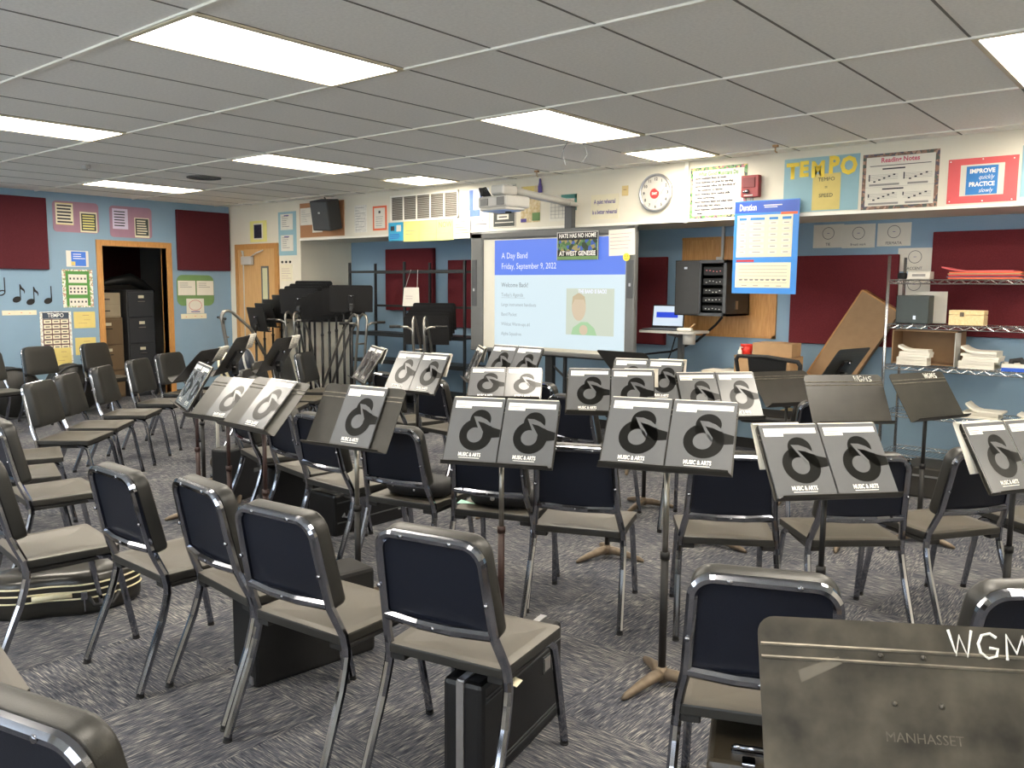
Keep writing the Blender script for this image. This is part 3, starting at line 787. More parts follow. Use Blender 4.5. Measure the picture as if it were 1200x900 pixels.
# ================================================================== LEFT WALL
def panel(name, label, plane, u0, u1, z0, z1, m, d=.04):
    loc, rz = on_wall(plane, (u0 + u1) / 2, (z0 + z1) / 2)
    b = MB(); b.box((0, -d / 2, 0), (u1 - u0, d, z1 - z0), bev=.008)
    return tag(b.build(name, m, loc=loc, rz=rz), label, 'acoustic panel', 'maroon acoustic wall panels')
panel('mounted_acoustic_panel', 'maroon fabric panel cut off by the left edge of the picture', 'L', 3.30, 4.53, 1.755, 2.634, MAROON)
panel('mounted_acoustic_panel', 'maroon fabric panel on the blue wall right of the open doorway', 'L', 6.24, 7.06, 1.783, 2.621, MAROON)
r = sheet('poster_backing', 'mauve card left of the doorway corner with two quote sheets', 'board', 'L', 4.611, 5.182, 2.232, 2.617, PINK, radius=.05)
r = sheet('poster_backing', 'mauve card above the open doorway with two quote sheets', 'board', 'L', 5.322, 5.897, 2.200, 2.609, PINK, radius=.05)
r = sheet('mounted_quote_sheet', 'cream quote sheet on the mauve card at the left', 'sheet', 'L', 4.645, 4.859, 2.322, 2.593, PAPERC, .005); lines(r, .08, .95, .05, .95, 6, INK, .5, 3, jag=.2); rects(r, 'frame_edge', [(.5, .98, 1, .03), (.5, .02, 1, .03)], YEL)
r = sheet('mounted_quote_sheet', 'dark quote sheet on the mauve card at the left', 'sheet', 'L', 4.941, 5.155, 2.241, 2.499, PAPERC, .005); rects(r, 'dark_field', [(.5, .5, .86, .84)], DKPOST, -.0050); lines(r, .14, .86, .12, .88, 6, YELP, .5, 4, -.0062, jag=.15)
r = sheet('mounted_quote_sheet', 'lavender quote sheet on the mauve card over the doorway', 'sheet', 'L', 5.359, 5.564, 2.308, 2.573, mat('lavender_paper', (214, 204, 224), .7, noise=.03, scale=9), .005); lines(r, .1, .92, .1, .92, 6, INK, .4, 5, jag=.2)
r = sheet('mounted_quote_sheet', 'dark quote sheet on the mauve card over the doorway', 'sheet', 'L', 5.653, 5.855, 2.209, 2.471, PAPERC, .005); rects(r, 'dark_field', [(.5, .53, .9, .85)], DKPOST, -.0050); lines(r, .14, .86, .15, .9, 6, PAPERC, .45, 6, -.0062, jag=.2)
r = sheet('certificate', 'white certificate with a blue centre left of the doorway', 'certificate', 'L', 4.749, 5.025, 1.798, 2.001, PAPER); rects(r, 'blue_field', [(.55, .5, .66, .9)], BLUEK, -.0048); lines(r, .3, .85, .45, .85, 3, WHITEP, .3, 2, -.006); rects(r, 'gold_seal', [(.3, .2, .18, .25)], YEL, -.006)
r = sheet('rhythm_chart', 'green bordered rhythm chart left of the doorway', 'chart', 'L', 4.685, 5.066, 1.280, 1.763, border_mat('leaf_border', [(240, 236, 220), (150, 170, 120), (236, 226, 210), (196, 150, 130)], 60)); rects(r, 'green_field', [(.5, .5, .78, .92)], GREENK, -.0048)
rects(r, 'white_boxes', [(.5, .76, .6, .22), (.5, .46, .6, .24), (.5, .14, .6, .2)], PAPER, -.0062); rects(r, 'notes', [(.26 + .12 * i, v, .05, .05) for i in range(5) for v in (.76, .5, .41, .15)], INK, -.0074)
r = sheet('tempo_chart', 'tempo word chart with a dark heading on the blue wall', 'chart', 'L', 4.394, 4.773, .571, 1.230, border_mat('spot_border', [(240, 238, 228), (226, 220, 206), (196, 180, 170), (244, 242, 236)], 60)); rects(r, 'heading_band', [(.5, .925, .84, .12)], mat('slate_print', (62, 72, 88), .6, noise=.03, scale=8), -.0048)
rects(r, 'maroon_columns', [(.5, .43, .84, .86)], mat('plum_print', (96, 62, 66), .6, noise=.03, scale=8), -.0048); rects(r, 'word_boxes', [(.23 + .27 * i, .81 - .098 * j, .24, .072) for i in range(3) for j in range(9)], PAPERC, -.006); rects(r, 'tempo_words', [(.23 + .27 * i, .81 - .098 * j, .14, .018) for i in range(3) for j in range(9)], INK, -.0072)
text('TEMPO', .072, WHITEP, r, (0, -.0062, .425 * .66), sx=.85, bold=.0008)
for (u0, u1, z0, z1, lab, off) in ((4.805, 5.075, 1.012, 1.223, 'upper yellow sheet beside the tempo chart', 0), (4.809, 5.070, .665, .889, 'lower yellow sheet beside the doorway frame', 0), (4.542, 4.750, .539, .770, 'yellow sheet pinned over the foot of the tempo chart', .009)):
    r = sheet('mounted_yellow_sheet', lab, 'sheet', 'L', u0, u1, z0, z1, YEL, off); rects(r, 'printed_lines', [(.55, .78, .3, .03), (.4, .3, .4, .02), (.6, .5, .3, .02)], CARD)
for (u0, u1, z0, z1, lab) in ((3.97, 4.362, 1.194, 1.252, 'pale border strip under the music note cut-outs'), (6.274, 6.668, 1.098, 1.168, 'pale strip under the ring drawing right of the doorway')):
    r = sheet('border_strip', lab, 'strip', 'L', u0, u1, z0, z1, PAPERC); rects(r, 'marks', [(.2, .4, .05, .1), (.55, .5, .05, .1), (.8, .4, .05, .1)], ORANGE)
def note(u, z, lab, kind):
    loc, rz = on_wall('L', u, z); b = MB(); n = 24; ca, sa = math.cos(.4), math.sin(.4)
    def ell(rx, ry): return [(rx * math.cos(2 * PI * i / n) * ca - ry * math.sin(2 * PI * i / n) * sa, rx * math.cos(2 * PI * i / n) * sa + ry * math.sin(2 * PI * i / n) * ca) for i in range(n)]
    if kind == 'half':
        o, i_ = ell(.048, .034), ell(.036, .018)
        b.add([(p[0], -.004, p[1]) for p in o] + [(p[0], -.004, p[1]) for p in i_] + [(p[0], 0, p[1]) for p in o], [[k, (k + 1) % n, n + (k + 1) % n, n + k] for k in range(n)] + [[k, (k + 1) % n, 2 * n + (k + 1) % n, 2 * n + k] for k in range(n)])
    else: b.prism(ell(.05, .036), -.004, 0)
    b.span((.036, -.004, .01), (.047, 0, .185))
    if kind == 'eighth': b.prism([(.047, .185), (.062, .15), (.088, .125), (.096, .10), (.088, .07), (.083, .10), (.06, .118), (.047, .125)], -.004, 0)
    tag(b.build('music_note', RUBBER, loc=loc, rz=rz), lab, 'wall cut-out', 'black music note cut-outs')
note(3.975, 1.465, 'hollow black note cut-out at the left picture edge', 'half'); note(4.145, 1.385, 'left flagged black note cut-out of the pair', 'eighth')
note(4.30, 1.355, 'right flagged black note cut-out of the pair', 'eighth'); note(4.505, 1.365, 'plain black quarter note cut-out without a flag', 'quarter')
r = sheet('poster_backing', 'green rounded card right of the doorway under the maroon panel', 'board', 'L', 6.225, 6.797, 1.282, 1.718, GREENP, radius=.09)
for (u0, u1, lab) in ((6.241, 6.506, 'left white sheet on the green card'), (6.527, 6.789, 'right white sheet on the green card')):
    r = sheet('mounted_white_sheet', lab, 'sheet', 'L', u0, u1, 1.432, 1.637, PAPER, .005); lines(r, .1, .8, .5, .9, 3, INKG, .25, 2)
r = sheet('mounted_white_sheet', 'white sheet with a drawn ring below the green card', 'sheet', 'L', 6.360, 6.630, 1.173, 1.384, PAPER, .0055); ring(r, .5, .55, .1, REDK, ry=.075); rects(r, 'caption', [(.5, .12, .5, .06)], PURPLE)
# storeroom cabinets seen through the doorway
def file_cabinet(x, y, w, d, h, n, m, lab, rz=PI / 2):
    r = empty('filing_cabinet', (x, y, 0), rz, lab, 'cabinet')
    b = MB(); b.box((0, 0, h / 2), (w, d, h), bev=.006); b.build('body', m, r)
    for i in range(n):
        dh = (h - .04) / n; z = .02 + dh * (i + .5)
        b = MB(); b.box((0, -d / 2 - .008, z), (w - .03, .016, dh - .014), bev=.004); q = b.build('drawer', m, r)
        b = MB(); b.box((0, -d / 2 - .022, z + dh * .12), (.1, .016, .012)); b.build('handle', STEEL if m is BLKCAB else RUBBER, q)
        b = MB(); b.box((0, -d / 2 - .018, z + dh * .3), (.08, .006, .04)); b.build('label_holder', PAPERC, q)
file_cabinet(-12.15, 5.92, .40, .7, 1.50, 4, BLKCAB, 'black filing cabinet in the dark store room')
file_cabinet(-12.20, 5.48, .42, .65, 1.12, 3, mat('brown_cabinet_paint', (112, 92, 68), .5, noise=.04, scale=10), 'brown filing cabinet in the dark store room')
r = empty('card_file', (-12.17, 5.48, 1.121), PI / 2, 'tan two-drawer file box on the brown cabinet', 'file box')
b = MB(); b.box((0, 0, .17), (.42, .5, .34), bev=.006); b.build('body', PUTTY, r)
for z in (.09, .25):
    b = MB(); b.box((0, -.256, z), (.39, .014, .145), bev=.003); q = b.build('drawer', PUTTY, r); b = MB(); b.box((0, -.27, z), (.1, .014, .014)); b.build('handle', RUBBER, q)
b = MB(); b.tube([(-.4, 0, 0), (-.2, 0, .05), (.05, 0, .09), (.2, 0, .02), (.4, 0, -.1)], [.02, .06, .08, .07, .03], 10)
tag(b.build('draped_bag', DEEP, loc=(-12.15, 5.9, 1.57), rz=PI / 2), 'black bag lying on top of the black filing cabinet', 'bag')
b = MB(); b.box((0, 0, 0), (.04, .7, .75), bev=.01)
tag(b.build('mounted_acoustic_panel', MAROON, loc=(-13.82, 6.6, 1.95)), 'dark panel on the far wall of the store room', 'acoustic panel', 'maroon acoustic wall panels')

# ================================================================== FAR WALL, BULKHEAD
r = sheet('mounted_print', 'dark photo print in a pale yellow mount above the oak door', 'poster', 'B', -10.809, -10.404, 2.191, 2.486, YELP); rects(r, 'white_mat', [(.5, .5, .55, .76)], PAPER, -.0048); rects(r, 'dark_print', [(.48, .5, .46, .64)], mat('night_print', (40, 40, 58), .5, noise=.6, scale=40), -.006)
r = sheet('poster_backing', 'tall dusty teal card right of the oak door', 'board', 'B', -10.126, -9.720, 1.989, 2.578, TEALP)
for (z0, z1, lab) in ((2.334, 2.547, 'upper white sheet on the teal card'), (2.048, 2.263, 'lower white sheet on the teal card')):
    r = sheet('mounted_white_sheet', lab, 'sheet', 'B', -10.065, -9.79, z0, z1, PAPER, .005); lines(r, .12, .9, .15, .9, 6, INK, .18, len(lab), jag=.6); rects(r, 'heading', [(.5, .9, .4, .06)], PURPLE)
r = sheet('mounted_white_sheet', 'pale sheet with three black pins beside the oak door', 'sheet', 'B', -10.093, -9.828, 1.640, 1.87, PAPERC); lines(r, .1, .9, .1, .8, 5, PINK, .12, 9)
b = MB()
for i in range(3): b.cyl((-10.05 + i * .09, YB - .012, 1.90), (-10.05 + i * .09, YB, 1.90), .017, 10)
tag(b.build('coat_peg', RUBBER), 'three black round pegs in a row beside the oak door', 'pegs', kind=None)
for (x, z, lab) in ((-10.06, 1.44, 'light switch plate beside the oak door frame'), (-9.88, 1.52, 'small wall plate right of the light switch')):
    b = MB(); b.box((0, -.004, 0), (.08, .008, .12), bev=.003); b.box((0, -.01, 0), (.02, .012, .04)); tag(b.build('wall_plate', LGREY, loc=(x, YB, z)), lab, 'switch')
r = sheet('cork_board', 'cork board at the upper left of the bulkhead', 'board', 'B', -9.621, -8.706, 2.218, 2.666, CORK, th=.012)
r = sheet('mounted_white_sheet', 'left white sheet on the cork board', 'sheet', 'B', -9.605, -9.353, 2.379, 2.603, PAPER, .013); lines(r, .1, .9, .15, .9, 7, INKG, .18, 2, jag=.6)
r = sheet('mounted_white_sheet', 'right white sheet on the cork board beside the loudspeaker', 'sheet', 'B', -9.349, -9.139, 2.276, 2.490, PAPER, .013); lines(r, .1, .9, .3, .9, 4, INKG, .18, 5, jag=.6)
r = empty('loudspeaker', (-8.83, YB - .195, 2.47), .12, 'black wall loudspeaker over the cork board', 'loudspeaker')
r.rotation_euler = (.22, .05, .15)
b = MB(); b.box((0, 0, 0), (.30, .22, .37), bev=.012); b.build('cabinet', BLACKB, r)
b = MB(); b.box((0, -.113, 0), (.275, .012, .34), bev=.004); b.build('grille_cloth', GREYD, r); b = MB(); b.box((-.0, -.121, .04), (.03, .004, .02)); b.build('badge', SILVER, r)
b = MB(); b.span((-.03, .1, -.03), (.03, .17, .03)); b.build('bracket', RUBBER, r)
b = MB(); b.tube([(0, 0, 0), (-.02, 0, .05), (-.05, 0, .08)], .008, 6); tag(b.build('speaker_cable', RUBBER, loc=(-8.98, YB - .06, 2.63)), 'short cable from the loudspeaker up to the ceiling', 'cable')
r = sheet('mounted_white_sheet', 'pencil sketch sheet right of the loudspeaker', 'sheet', 'B', -8.506, -8.276, 2.246, 2.582, mat('sketch_paper', (226, 222, 212), .7, noise=.12, scale=30)); lines(r, .1, .95, .05, .95, 9, INKG, .15, 8, jag=.7)
r = sheet('mounted_print', 'white notice in an orange red mount left of the wall grille', 'poster', 'B', -8.158, -7.905, 2.258, 2.552, ORANGE); rects(r, 'white_sheet', [(.5, .5, .78, .84)], PAPER, -.0048); lines(r, .22, .8, .15, .6, 5, INKG, .2, 3, -.006); rects(r, 'crest', [(.5, .75, .14, .1)], INK, -.006)
r = empty('wall_grille', ((-7.831 - 6.700) / 2, YB, 2.5), 0, 'wide white louvred grille on the bulkhead', 'grille')
b = MB(); W, Hh = .565, .155
for a in (((-W, -.015, -Hh), (-W + .02, 0, Hh)), ((W - .02, -.015, -Hh), (W, 0, Hh)), ((-W, -.015, -Hh), (W, 0, -Hh + .02)), ((-W, -.015, Hh - .02), (W, 0, Hh))): b.span(*a)
for i in range(1, 5): b.span((-W + i * 2 * W / 5 - .007, -.014, -Hh), (-W + i * 2 * W / 5 + .007, 0, Hh))
b.build('frame', GRID, r); b = MB()
for i in range(13): b.box((0, -.006, -Hh + .03 + i * .0205), (2 * W - .04, .014, .0035), M=None)
b.build('louvres', LGREY, r); b = MB(); b.span((-W, -.002, -Hh), (W, -.0005, Hh)); b.build('dark_backing', mat('duct_dark', (104, 98, 88), .8, noise=.03, scale=5), r)
r = sheet('hanging_banner', 'cyan sheet at the left end of the paper banner under the grille', 'banner', 'B', -7.858, -7.597, 2.121, 2.338, CYAN, .014); rects(r, 'dark_square', [(.28, .68, .25, .25)], INK); rects(r, 'white_patch', [(.7, .68, .3, .35)], PAPER); lines(r, .1, .8, .1, .4, 3, DURD, .4, 4)
r = sheet('hanging_banner', 'pale yellow paper banner under the grille', 'banner', 'B', -7.595, -6.767, 2.106, 2.342, YELP, .014); rects(r, 'fold_lines', [(.33, .5, .004, 1), (.67, .5, .004, 1)], CARD); lines(r, .05, .3, .3, .6, 2, INKG, .1, 3); lines(r, .38, .64, .3, .6, 2, INKG, .1, 4); lines(r, .7, .97, .3, .6, 2, INKG, .1, 5)
text('NOW', .09, mat('faint_olive_ink', (170, 160, 84), .7, noise=.03, scale=8), r, (.28, -.0055, .055), sx=.9)
r = sheet('hanging_banner', 'white sheet at the right end of the paper banner beside the screen', 'banner', 'B', -6.766, -6.517, 2.117, 2.340, PAPER, .014); lines(r, .1, .95, .2, .9, 5, YEL, .3, 6)
r = sheet('chalk_poster', 'blue and white chalk-like poster left of the projector', 'poster', 'B', -6.544, -6.251, 2.210, 2.651, mat('ice_paper', (222, 226, 236), .6, rgb2=(240, 238, 236), noise=.1, scale=8)); rects(r, 'blue_marks', [(.12, .72, .2, .5), (.3, .4, .5, .16), (.6, .8, .08, .3)], mat('mid_blue_print', (98, 128, 196), .6, noise=.2, scale=12)); rects(r, 'pencil_lines', [(.6, .12, .6, .03), (.5, .2, .5, .02)], INKG)
r = sheet('mounted_note', 'small green note left of the projector', 'note', 'B', -6.33, -6.27, 2.50, 2.60, mat('sage_paper', (150, 180, 150), .7, noise=.05, scale=9), .006); rects(r, 'mark', [(.5, .5, .5, .1)], WHITEP)
r = sheet('dark_poster', 'dark poster with a white word plate behind the projector', 'poster', 'B', -6.192, -5.870, 2.214, 2.664, DKPOST); rects(r, 'white_edge', [(.5, .985, 1, .02), (.5, .015, 1, .02), (.02, .5, .03, 1), (.98, .5, .03, 1)], PAPER); rects(r, 'word_plate', [(.45, .25, .5, .12)], PAPER); rects(r, 'words', [(.45, .25, .36, .03)], INK, -.0065); rects(r, 'white_lines', [(.5, .36, .7, .02), (.5, .12, .8, .02)], PAPER)
r = sheet('mounted_poster', 'tan and green swirl poster right of the projector', 'poster', 'B', -5.798, -5.542, 2.253, 2.627, mat('straw_swirl', (196, 168, 110), .6, rgb2=(228, 214, 180), noise=.1, scale=26)); rects(r, 'green_corner', [(.8, .15, .4, .22)], GREENP); rects(r, 'navy_corner', [(.15, .06, .3, .1)], PURPLE); rects(r, 'yellow_cap', [(.4, .92, .6, .14)], YEL)
b = MB(); b.loft([[(.03 * k * math.cos(2 * PI * i / 10), -.012 + .012 * math.sin(2 * PI * i / 10), z) for i in range(10)] for k, z in ((1, 0), (.95, .06), (.35, .1), (.3, .14))])
tag(b.build('blue_pennant', PURPLE, loc=(-5.53, YB - .013, 2.55)), 'small blue bottle-shaped cut-out beside the swirl poster', 'cut-out')
r = sheet('wall_calendar', 'white grid calendar with a teal corner behind the projector post', 'calendar', 'B', -5.423, -5.074, 2.250, 2.511, PAPER); rects(r, 'grid_lines', [(.5, .12 + .14 * i, .9, .012) for i in range(6)] + [(.08 + .14 * i, .46, .01, .7) for i in range(7)], INKG); rects(r, 'teal_corner', [(.72, .92, .56, .16), (.96, .68, .08, .6)], mat('deep_teal_print', (76, 140, 132), .6, noise=.04, scale=8))
r = sheet('rehearsal_sign', 'white sign with purple words about a quiet rehearsal', 'sign', 'B', -4.903, -4.578, 2.244, 2.483, PAPERC); text('A quiet rehearsal\nis a better rehearsal', .058, PURPLE, r, (0, -.0052, 0), sx=.62, bold=.0012, spacing=1.7)
r = sheet('mounted_note', 'small tan note left of the wall clock', 'note', 'B', -4.545, -4.475, 2.455, 2.55, mat('tan_note', (222, 198, 140), .7, noise=.04, scale=9)); rects(r, 'pencil_marks', [(.5, .6, .5, .08)], CARD)
r = empty('wall_clock', (-4.164, YB, 2.458), 0, 'round white wall clock with a red stamp on its face', 'clock'); n = 40
b = MB(); b.tube([(.165 * math.cos(2 * PI * i / n), -.022, .165 * math.sin(2 * PI * i / n)) for i in range(n)], .013, 8, closed=True); b.build('rim', SILVER, r)
b = MB(); b.prism([(.163 * math.cos(2 * PI * i / n), .163 * math.sin(2 * PI * i / n)) for i in range(n)], -.02, 0); b.build('dial', mat('dial_grey', (198, 194, 184), .5, noise=.02, scale=6), r)
b = MB(); b.prism([(-.012 + .048 * math.cos(2 * PI * i / n), -.005 + .048 * math.sin(2 * PI * i / n)) for i in range(n)], -.0215, -.0202); b.build('red_stamp', REDK, r)
text('DAY', .03, WHITEP, r, (-.012, -.0222, -.005), sx=.9, bold=.001)
for i in range(1, 13):
    a = PI / 2 - i * PI / 6; text(str(i), .038, INK, r, (.126 * math.cos(a), -.0212, .126 * math.sin(a)), 'numeral', bold=.0012)
b = MB(); b.box((.035, -.0235, -.045), (.012, .002, .14), M=Matrix.Rotation(-.9, 4, 'Y')); b.box((.05, -.0245, .01), (.008, .002, .17), M=Matrix.Rotation(.6, 4, 'Y')); b.build('hands', LGREY, r)
r = sheet('rules_poster', 'bordered poster of what good musicians do beside the red alarm', 'poster', 'B', -3.815, -3.270, 2.200, 2.652, border_mat('garden_border', [(90, 150, 80), (60, 70, 70), (222, 200, 120), (190, 120, 130), (120, 160, 110)], 55)); rects(r, 'white_field', [(.5, .5, .9, .88)], PAPER, -.0048)
text('What Good Musicians Do', .05, GREENK, r, (0, -.0062, .165), sx=.72, bold=.0015)
text('Good musicians listen to music.\nGood musicians are great for learning.\nGood musicians follow the directions of\n    the conductor or teacher.\nGood musicians show musical skills\n    when performing.\nGood musicians listen and adapt when\n    performing with others.\nGood musicians communicate through\n    music.', .026, INK, r, (-.225, -.0062, -.025), sx=.92, align='LEFT', bold=.0018, spacing=1.32, name='rules_text')
r = empty('fire_alarm', (-3.218, YB, 2.451), 0, 'dark red fire alarm box on the bulkhead', 'fire alarm')
b = MB(); b.box((0, -.03, 0), (.16, .06, .185), bev=.006); b.build('housing', ALARM, r); b = MB(); b.box((-.008, -.063, .03), (.115, .008, .085), bev=.003); b.build('sounder', mat('dark_alarm_red', (112, 28, 34), .5, noise=.05, scale=40), r)
b = MB(); b.sphere((-.02, -.066, -.045), .02, 0, 10); b.cyl((-.05, -.062, -.045), (-.05, -.066, -.045), .012); b.build('strobe', CHROME, r); b = MB(); b.span((-.05, -.062, -.082), (.03, -.0605, -.072)); b.build('lettering_strip', LGREY, r)
b = MB(); b.box((0, -.01, -.12), (.02, .02, .05)); b.build('conduit_stub', LGREY, r)
r = sheet('tempo_poster', 'blue TEMPO poster with big yellow letters', 'poster', 'B', -2.939, -2.322, 2.212, 2.652, TEALP)
b = MB(); b.span((-.063, -.0062, -.21), (.165, -.0048, .082)); q = b.build('yellow_sheet', YEL, r)
YL = mat('bright_yellow_paper', (244, 214, 74), .6, noise=.06, scale=9)
for i, ch in enumerate('TEMPO'):
    text(ch, (.17, .165, .17, .18, .19)[i], YL, r, ((-.235, -.14, -.022, .105, .225)[i], (-.0072 - .0004 * i), (.115, .125, .115, .14, .125)[i]), 'letter', sx=(.95, .9, .85, .9, .85)[i], bold=.009)
text('TEMPO\n=\nSPEED', .043, INK, r, (.05, -.0075, -.03), sx=1.0, spacing=1.5)
r = sheet('notes_poster', 'bordered note reading poster with two pairs of staves', 'poster', 'B', -2.297, -1.737, 2.204, 2.632, border_mat('wood_border', [(122, 96, 78), (92, 84, 92), (176, 140, 120), (140, 108, 92), (84, 92, 82)], 45)); rects(r, 'white_field', [(.5, .5, .9, .88)], PAPER, -.0048)
text('Reading Notes', .05, mat('rose_ink', (206, 92, 116), .6, noise=.03, scale=9), r, (0, -.0062, .16), sx=.95, bold=.0015)
rects(r, 'staff_lines', [(.28, .62 - .022 * i, .4, .004) for i in range(5)] + [(.74, .62 - .022 * i, .36, .004) for i in range(5)] + [(.28, .28 - .022 * i, .4, .004) for i in range(5)] + [(.74, .28 - .022 * i, .36, .004) for i in range(5)] + [(.5, .4, .9, .003)], INKG, -.0062)
rects(r, 'note_heads', [(.17 + .065 * i, .50 + .028 * i, .03, .026) for i in range(5)] + [(.64 + .07 * i, .52 + .03 * i, .03, .026) for i in range(4)] + [(.17 + .065 * i, .17 + .028 * i, .03, .026) for i in range(5)] + [(.64 + .07 * i, .18 + .03 * i, .03, .026) for i in range(4)] + [(.1, .57, .016, .12), (.56, .58, .016, .12), (.1, .25, .016, .06), (.56, .26, .016, .06)], INK, -.0072)
[rects(r, 'word_box', [q], INKG, -.0062) for q in ((.3, .44, .4, .035), (.74, .44, .26, .035), (.3, .1, .4, .035), (.74, .1, .3, .035))]; rects(r, 'captions', [(.42, .72, .3, .025), (.42, .36, .28, .025), (.5, .78, .8, .012)], INK, -.0062)
r = sheet('practice_poster', 'coral red poster with a blue practice slogan', 'poster', 'B', -1.673, -1.213, 2.216, 2.540, REDP); b = MB(); b.span((-.145, -.0052, -.11), (.143, -.004, .115)); b.build('white_sheet', PAPER, r); b = MB(); b.span((-.105, -.0062, -.103), (.103, -.0052, .103)); b.build('blue_field', BLUEP, r)
text('IMPROVE', .043, WHITEP, r, (0, -.0068, .065), sx=.95, bold=.0018); text('quickly', .045, WHITEP, r, (.03, -.0068, .02), sx=.8, rot=Matrix(((1, 0, .25, 0), (0, 1, 0, 0), (0, 0, 1, 0), (0, 0, 0, 1)))); text('PRACTICE', .043, WHITEP, r, (0, -.0068, -.03), sx=.86, bold=.0018); text('slowly', .045, WHITEP, r, (.03, -.0068, -.075), sx=.8, rot=Matrix(((1, 0, .25, 0), (0, 1, 0, 0), (0, 0, 1, 0), (0, 0, 0, 1))))
b = MB()
for (x, z) in ((-.215, .145), (.2, .14), (-.21, -.145), (.2, -.15), (0, .15), (.01, -.15)): b.cyl((x, -.008, z), (x, -.003, z), .005, 8)
b.build('pins', WHITEP, r)
r = sheet('teal_poster', 'teal poster cut off by the right edge of the picture', 'poster', 'B', -1.195, -.75, 2.239, 2.60, TEALP); rects(r, 'white_sheet', [(.55, .5, .6, .7)], PAPER, -.0048)
# duration chart hung from the bulkhead edge, in front of it
r = empty('duration_chart', (-3.063, YB - .05, 1.930), 0, 'blue hanging chart headed Duration below the bulkhead', 'chart'); r['w'] = .575; r['h'] = .79; r.rotation_euler = (0, .006, 0)
b = MB(); b.span((-.2875, -.004, -.395), (.2875, 0, .395)); b.build('backing', DUR, r)
rects(r, 'dark_band', [(.5, .93, .99, .12)], DURD, -.0048); rects(r, 'upper_table', [(.48, .62, .86, .45)], PAPERC, -.0048); rects(r, 'lower_table', [(.48, .20, .86, .27)], PAPERC, -.0048)
xs = ((.14, .13), (.37, .25), (.62, .15), (.82, .15))
rects(r, 'blue_tabs', [(u, .805, w * .9, .028) for u, w in xs], BLUEP, -.0062); rects(r, 'cells', [(u, .755 - .062 * j, w, .045) for u, w in xs for j in range(6)], mat('cell_tint', (214, 208, 190), .6, noise=.03, scale=9), -.0060); rects(r, 'cell_faces', [(u, .757 - .062 * j, w * .94, .037) for u, w in xs for j in range(6)], PAPER, -.0068); rects(r, 'cell_words', [(u, .757 - .062 * j, w * .5, .008) for u, w in xs for j in range(6)], INKG, -.0076)
rects(r, 'red_tab', [(.2, .355, .28, .022)], REDK, -.0062); rects(r, 'orange_tab', [(.85, .855, .25, .026)], ORANGE, -.0062); rects(r, 'rule_lines', [(.48, .30 - .036 * j, .76, .004) for j in range(6)], INKG, -.0062); rects(r, 'tick_marks', [(.14 + .085 * i, .15, .05, .02) for i in range(9)] + [(.2 + .18 * i, .085, .08, .008) for i in range(4)], INKG, -.0062)
text('Duration', .078, WHITEP, r, (-.165, -.0062, .337), sx=.55, bold=.0016); rects(r, 'small_text', [(.60, .945, .28, .01), (.57, .925, .2, .008)], WHITEP, -.0062)
b = MB(); b.span((-.15, 0, .36), (.15, .028, .395)); b.build('hanging_strip', LGREY, r)
# alcove wall
panel('mounted_acoustic_panel', 'maroon panel behind the black shelf frame in the alcove', 'A', -8.854, -7.938, 1.255, 2.077, MAROON2, .06)
panel('mounted_acoustic_panel', 'maroon panel directly left of the screen', 'A', -7.689, -6.85, 1.059, 1.915, MAROON2)
panel('mounted_acoustic_panel', 'narrow maroon panel between the screen and the equipment cabinet', 'A', -5.1, -4.512, .98, 1.903, MAROON2)
panel('mounted_acoustic_panel', 'maroon panel behind the leaning tan board', 'A', -3.178, -2.222, 1.07, 1.885, MAROON2)
panel('mounted_acoustic_panel', 'maroon panel behind the wire shelf at the right', 'A', -1.958, -1.05, 1.19, 2.067, MAROON2)
loc, rz = on_wall('A', -3.832, 1.594); r = empty('mounted_plywood_board', loc, rz, 'plywood backboard behind the black equipment cabinet', 'board')
b = MB(); b.box((0, -.01, 0), (1.028, .02, .993), bev=.003); b.build('sheet', PLY, r); b = MB(); b.span((-.514, -.026, -.497), (.514, -.018, -.467)); b.span((.484, -.026, -.497), (.514, -.018, .497)); b.span((-.514, -.026, .467), (.514, -.018, .497)); b.build('edge_strip', OAK, r)
for (u0, u1, z0, z1, cap, lab) in ((-2.995, -2.719, 1.956, 2.167, 'TIE', 'white card with a circle reading TIE'), (-2.729, -2.442, 1.949, 2.160, 'Breath mark', 'white card with a circle reading breath mark'), (-2.424, -2.143, 1.957, 2.158, 'FERMATA', 'white card with a circle reading FERMATA'), (-2.240, -1.959, 1.735, 1.937, 'ACCENT', 'white card with a circle reading ACCENT'), (-2.240, -1.948, 1.50, 1.70, '', 'white card with a circle behind the upper shelf')):
    r = sheet('mounted_term_card', lab, 'card', 'A', u0, u1, z0, z1, PAPER, .002 if cap == 'Breath mark' else 0, group='white music term cards'); ring(r, .5, .62, .055, INK, t=.004); rects(r, 'symbol', [(.5, .62, .08, .02)], PURPLE)
    if cap: text(cap, .035 if cap != 'Breath mark' else .03, INK, r, (0, -.0055, -.075), sx=.9)
b = MB(); b.box((0, -.02, 0), (.075, .04, .1), bev=.004); b.box((0, -.042, 0), (.04, .006, .07)); tag(b.build('junction_box', GREYD, loc=(-4.435, YA, 1.287)), 'grey electrical box beside the equipment cabinet', 'electrical box')  # electrical junction box on the alcove wall
b = MB(); b.span((-3.895, YA - .055, 1.86), (-3.872, YA - .032, SOFF)); b.span((-3.94, YA - .065, 1.85), (-3.87, YA - .032, 1.89)); tag(b.build('conduit', LGREY), 'thin white conduit running down above the equipment cabinet', 'conduit')
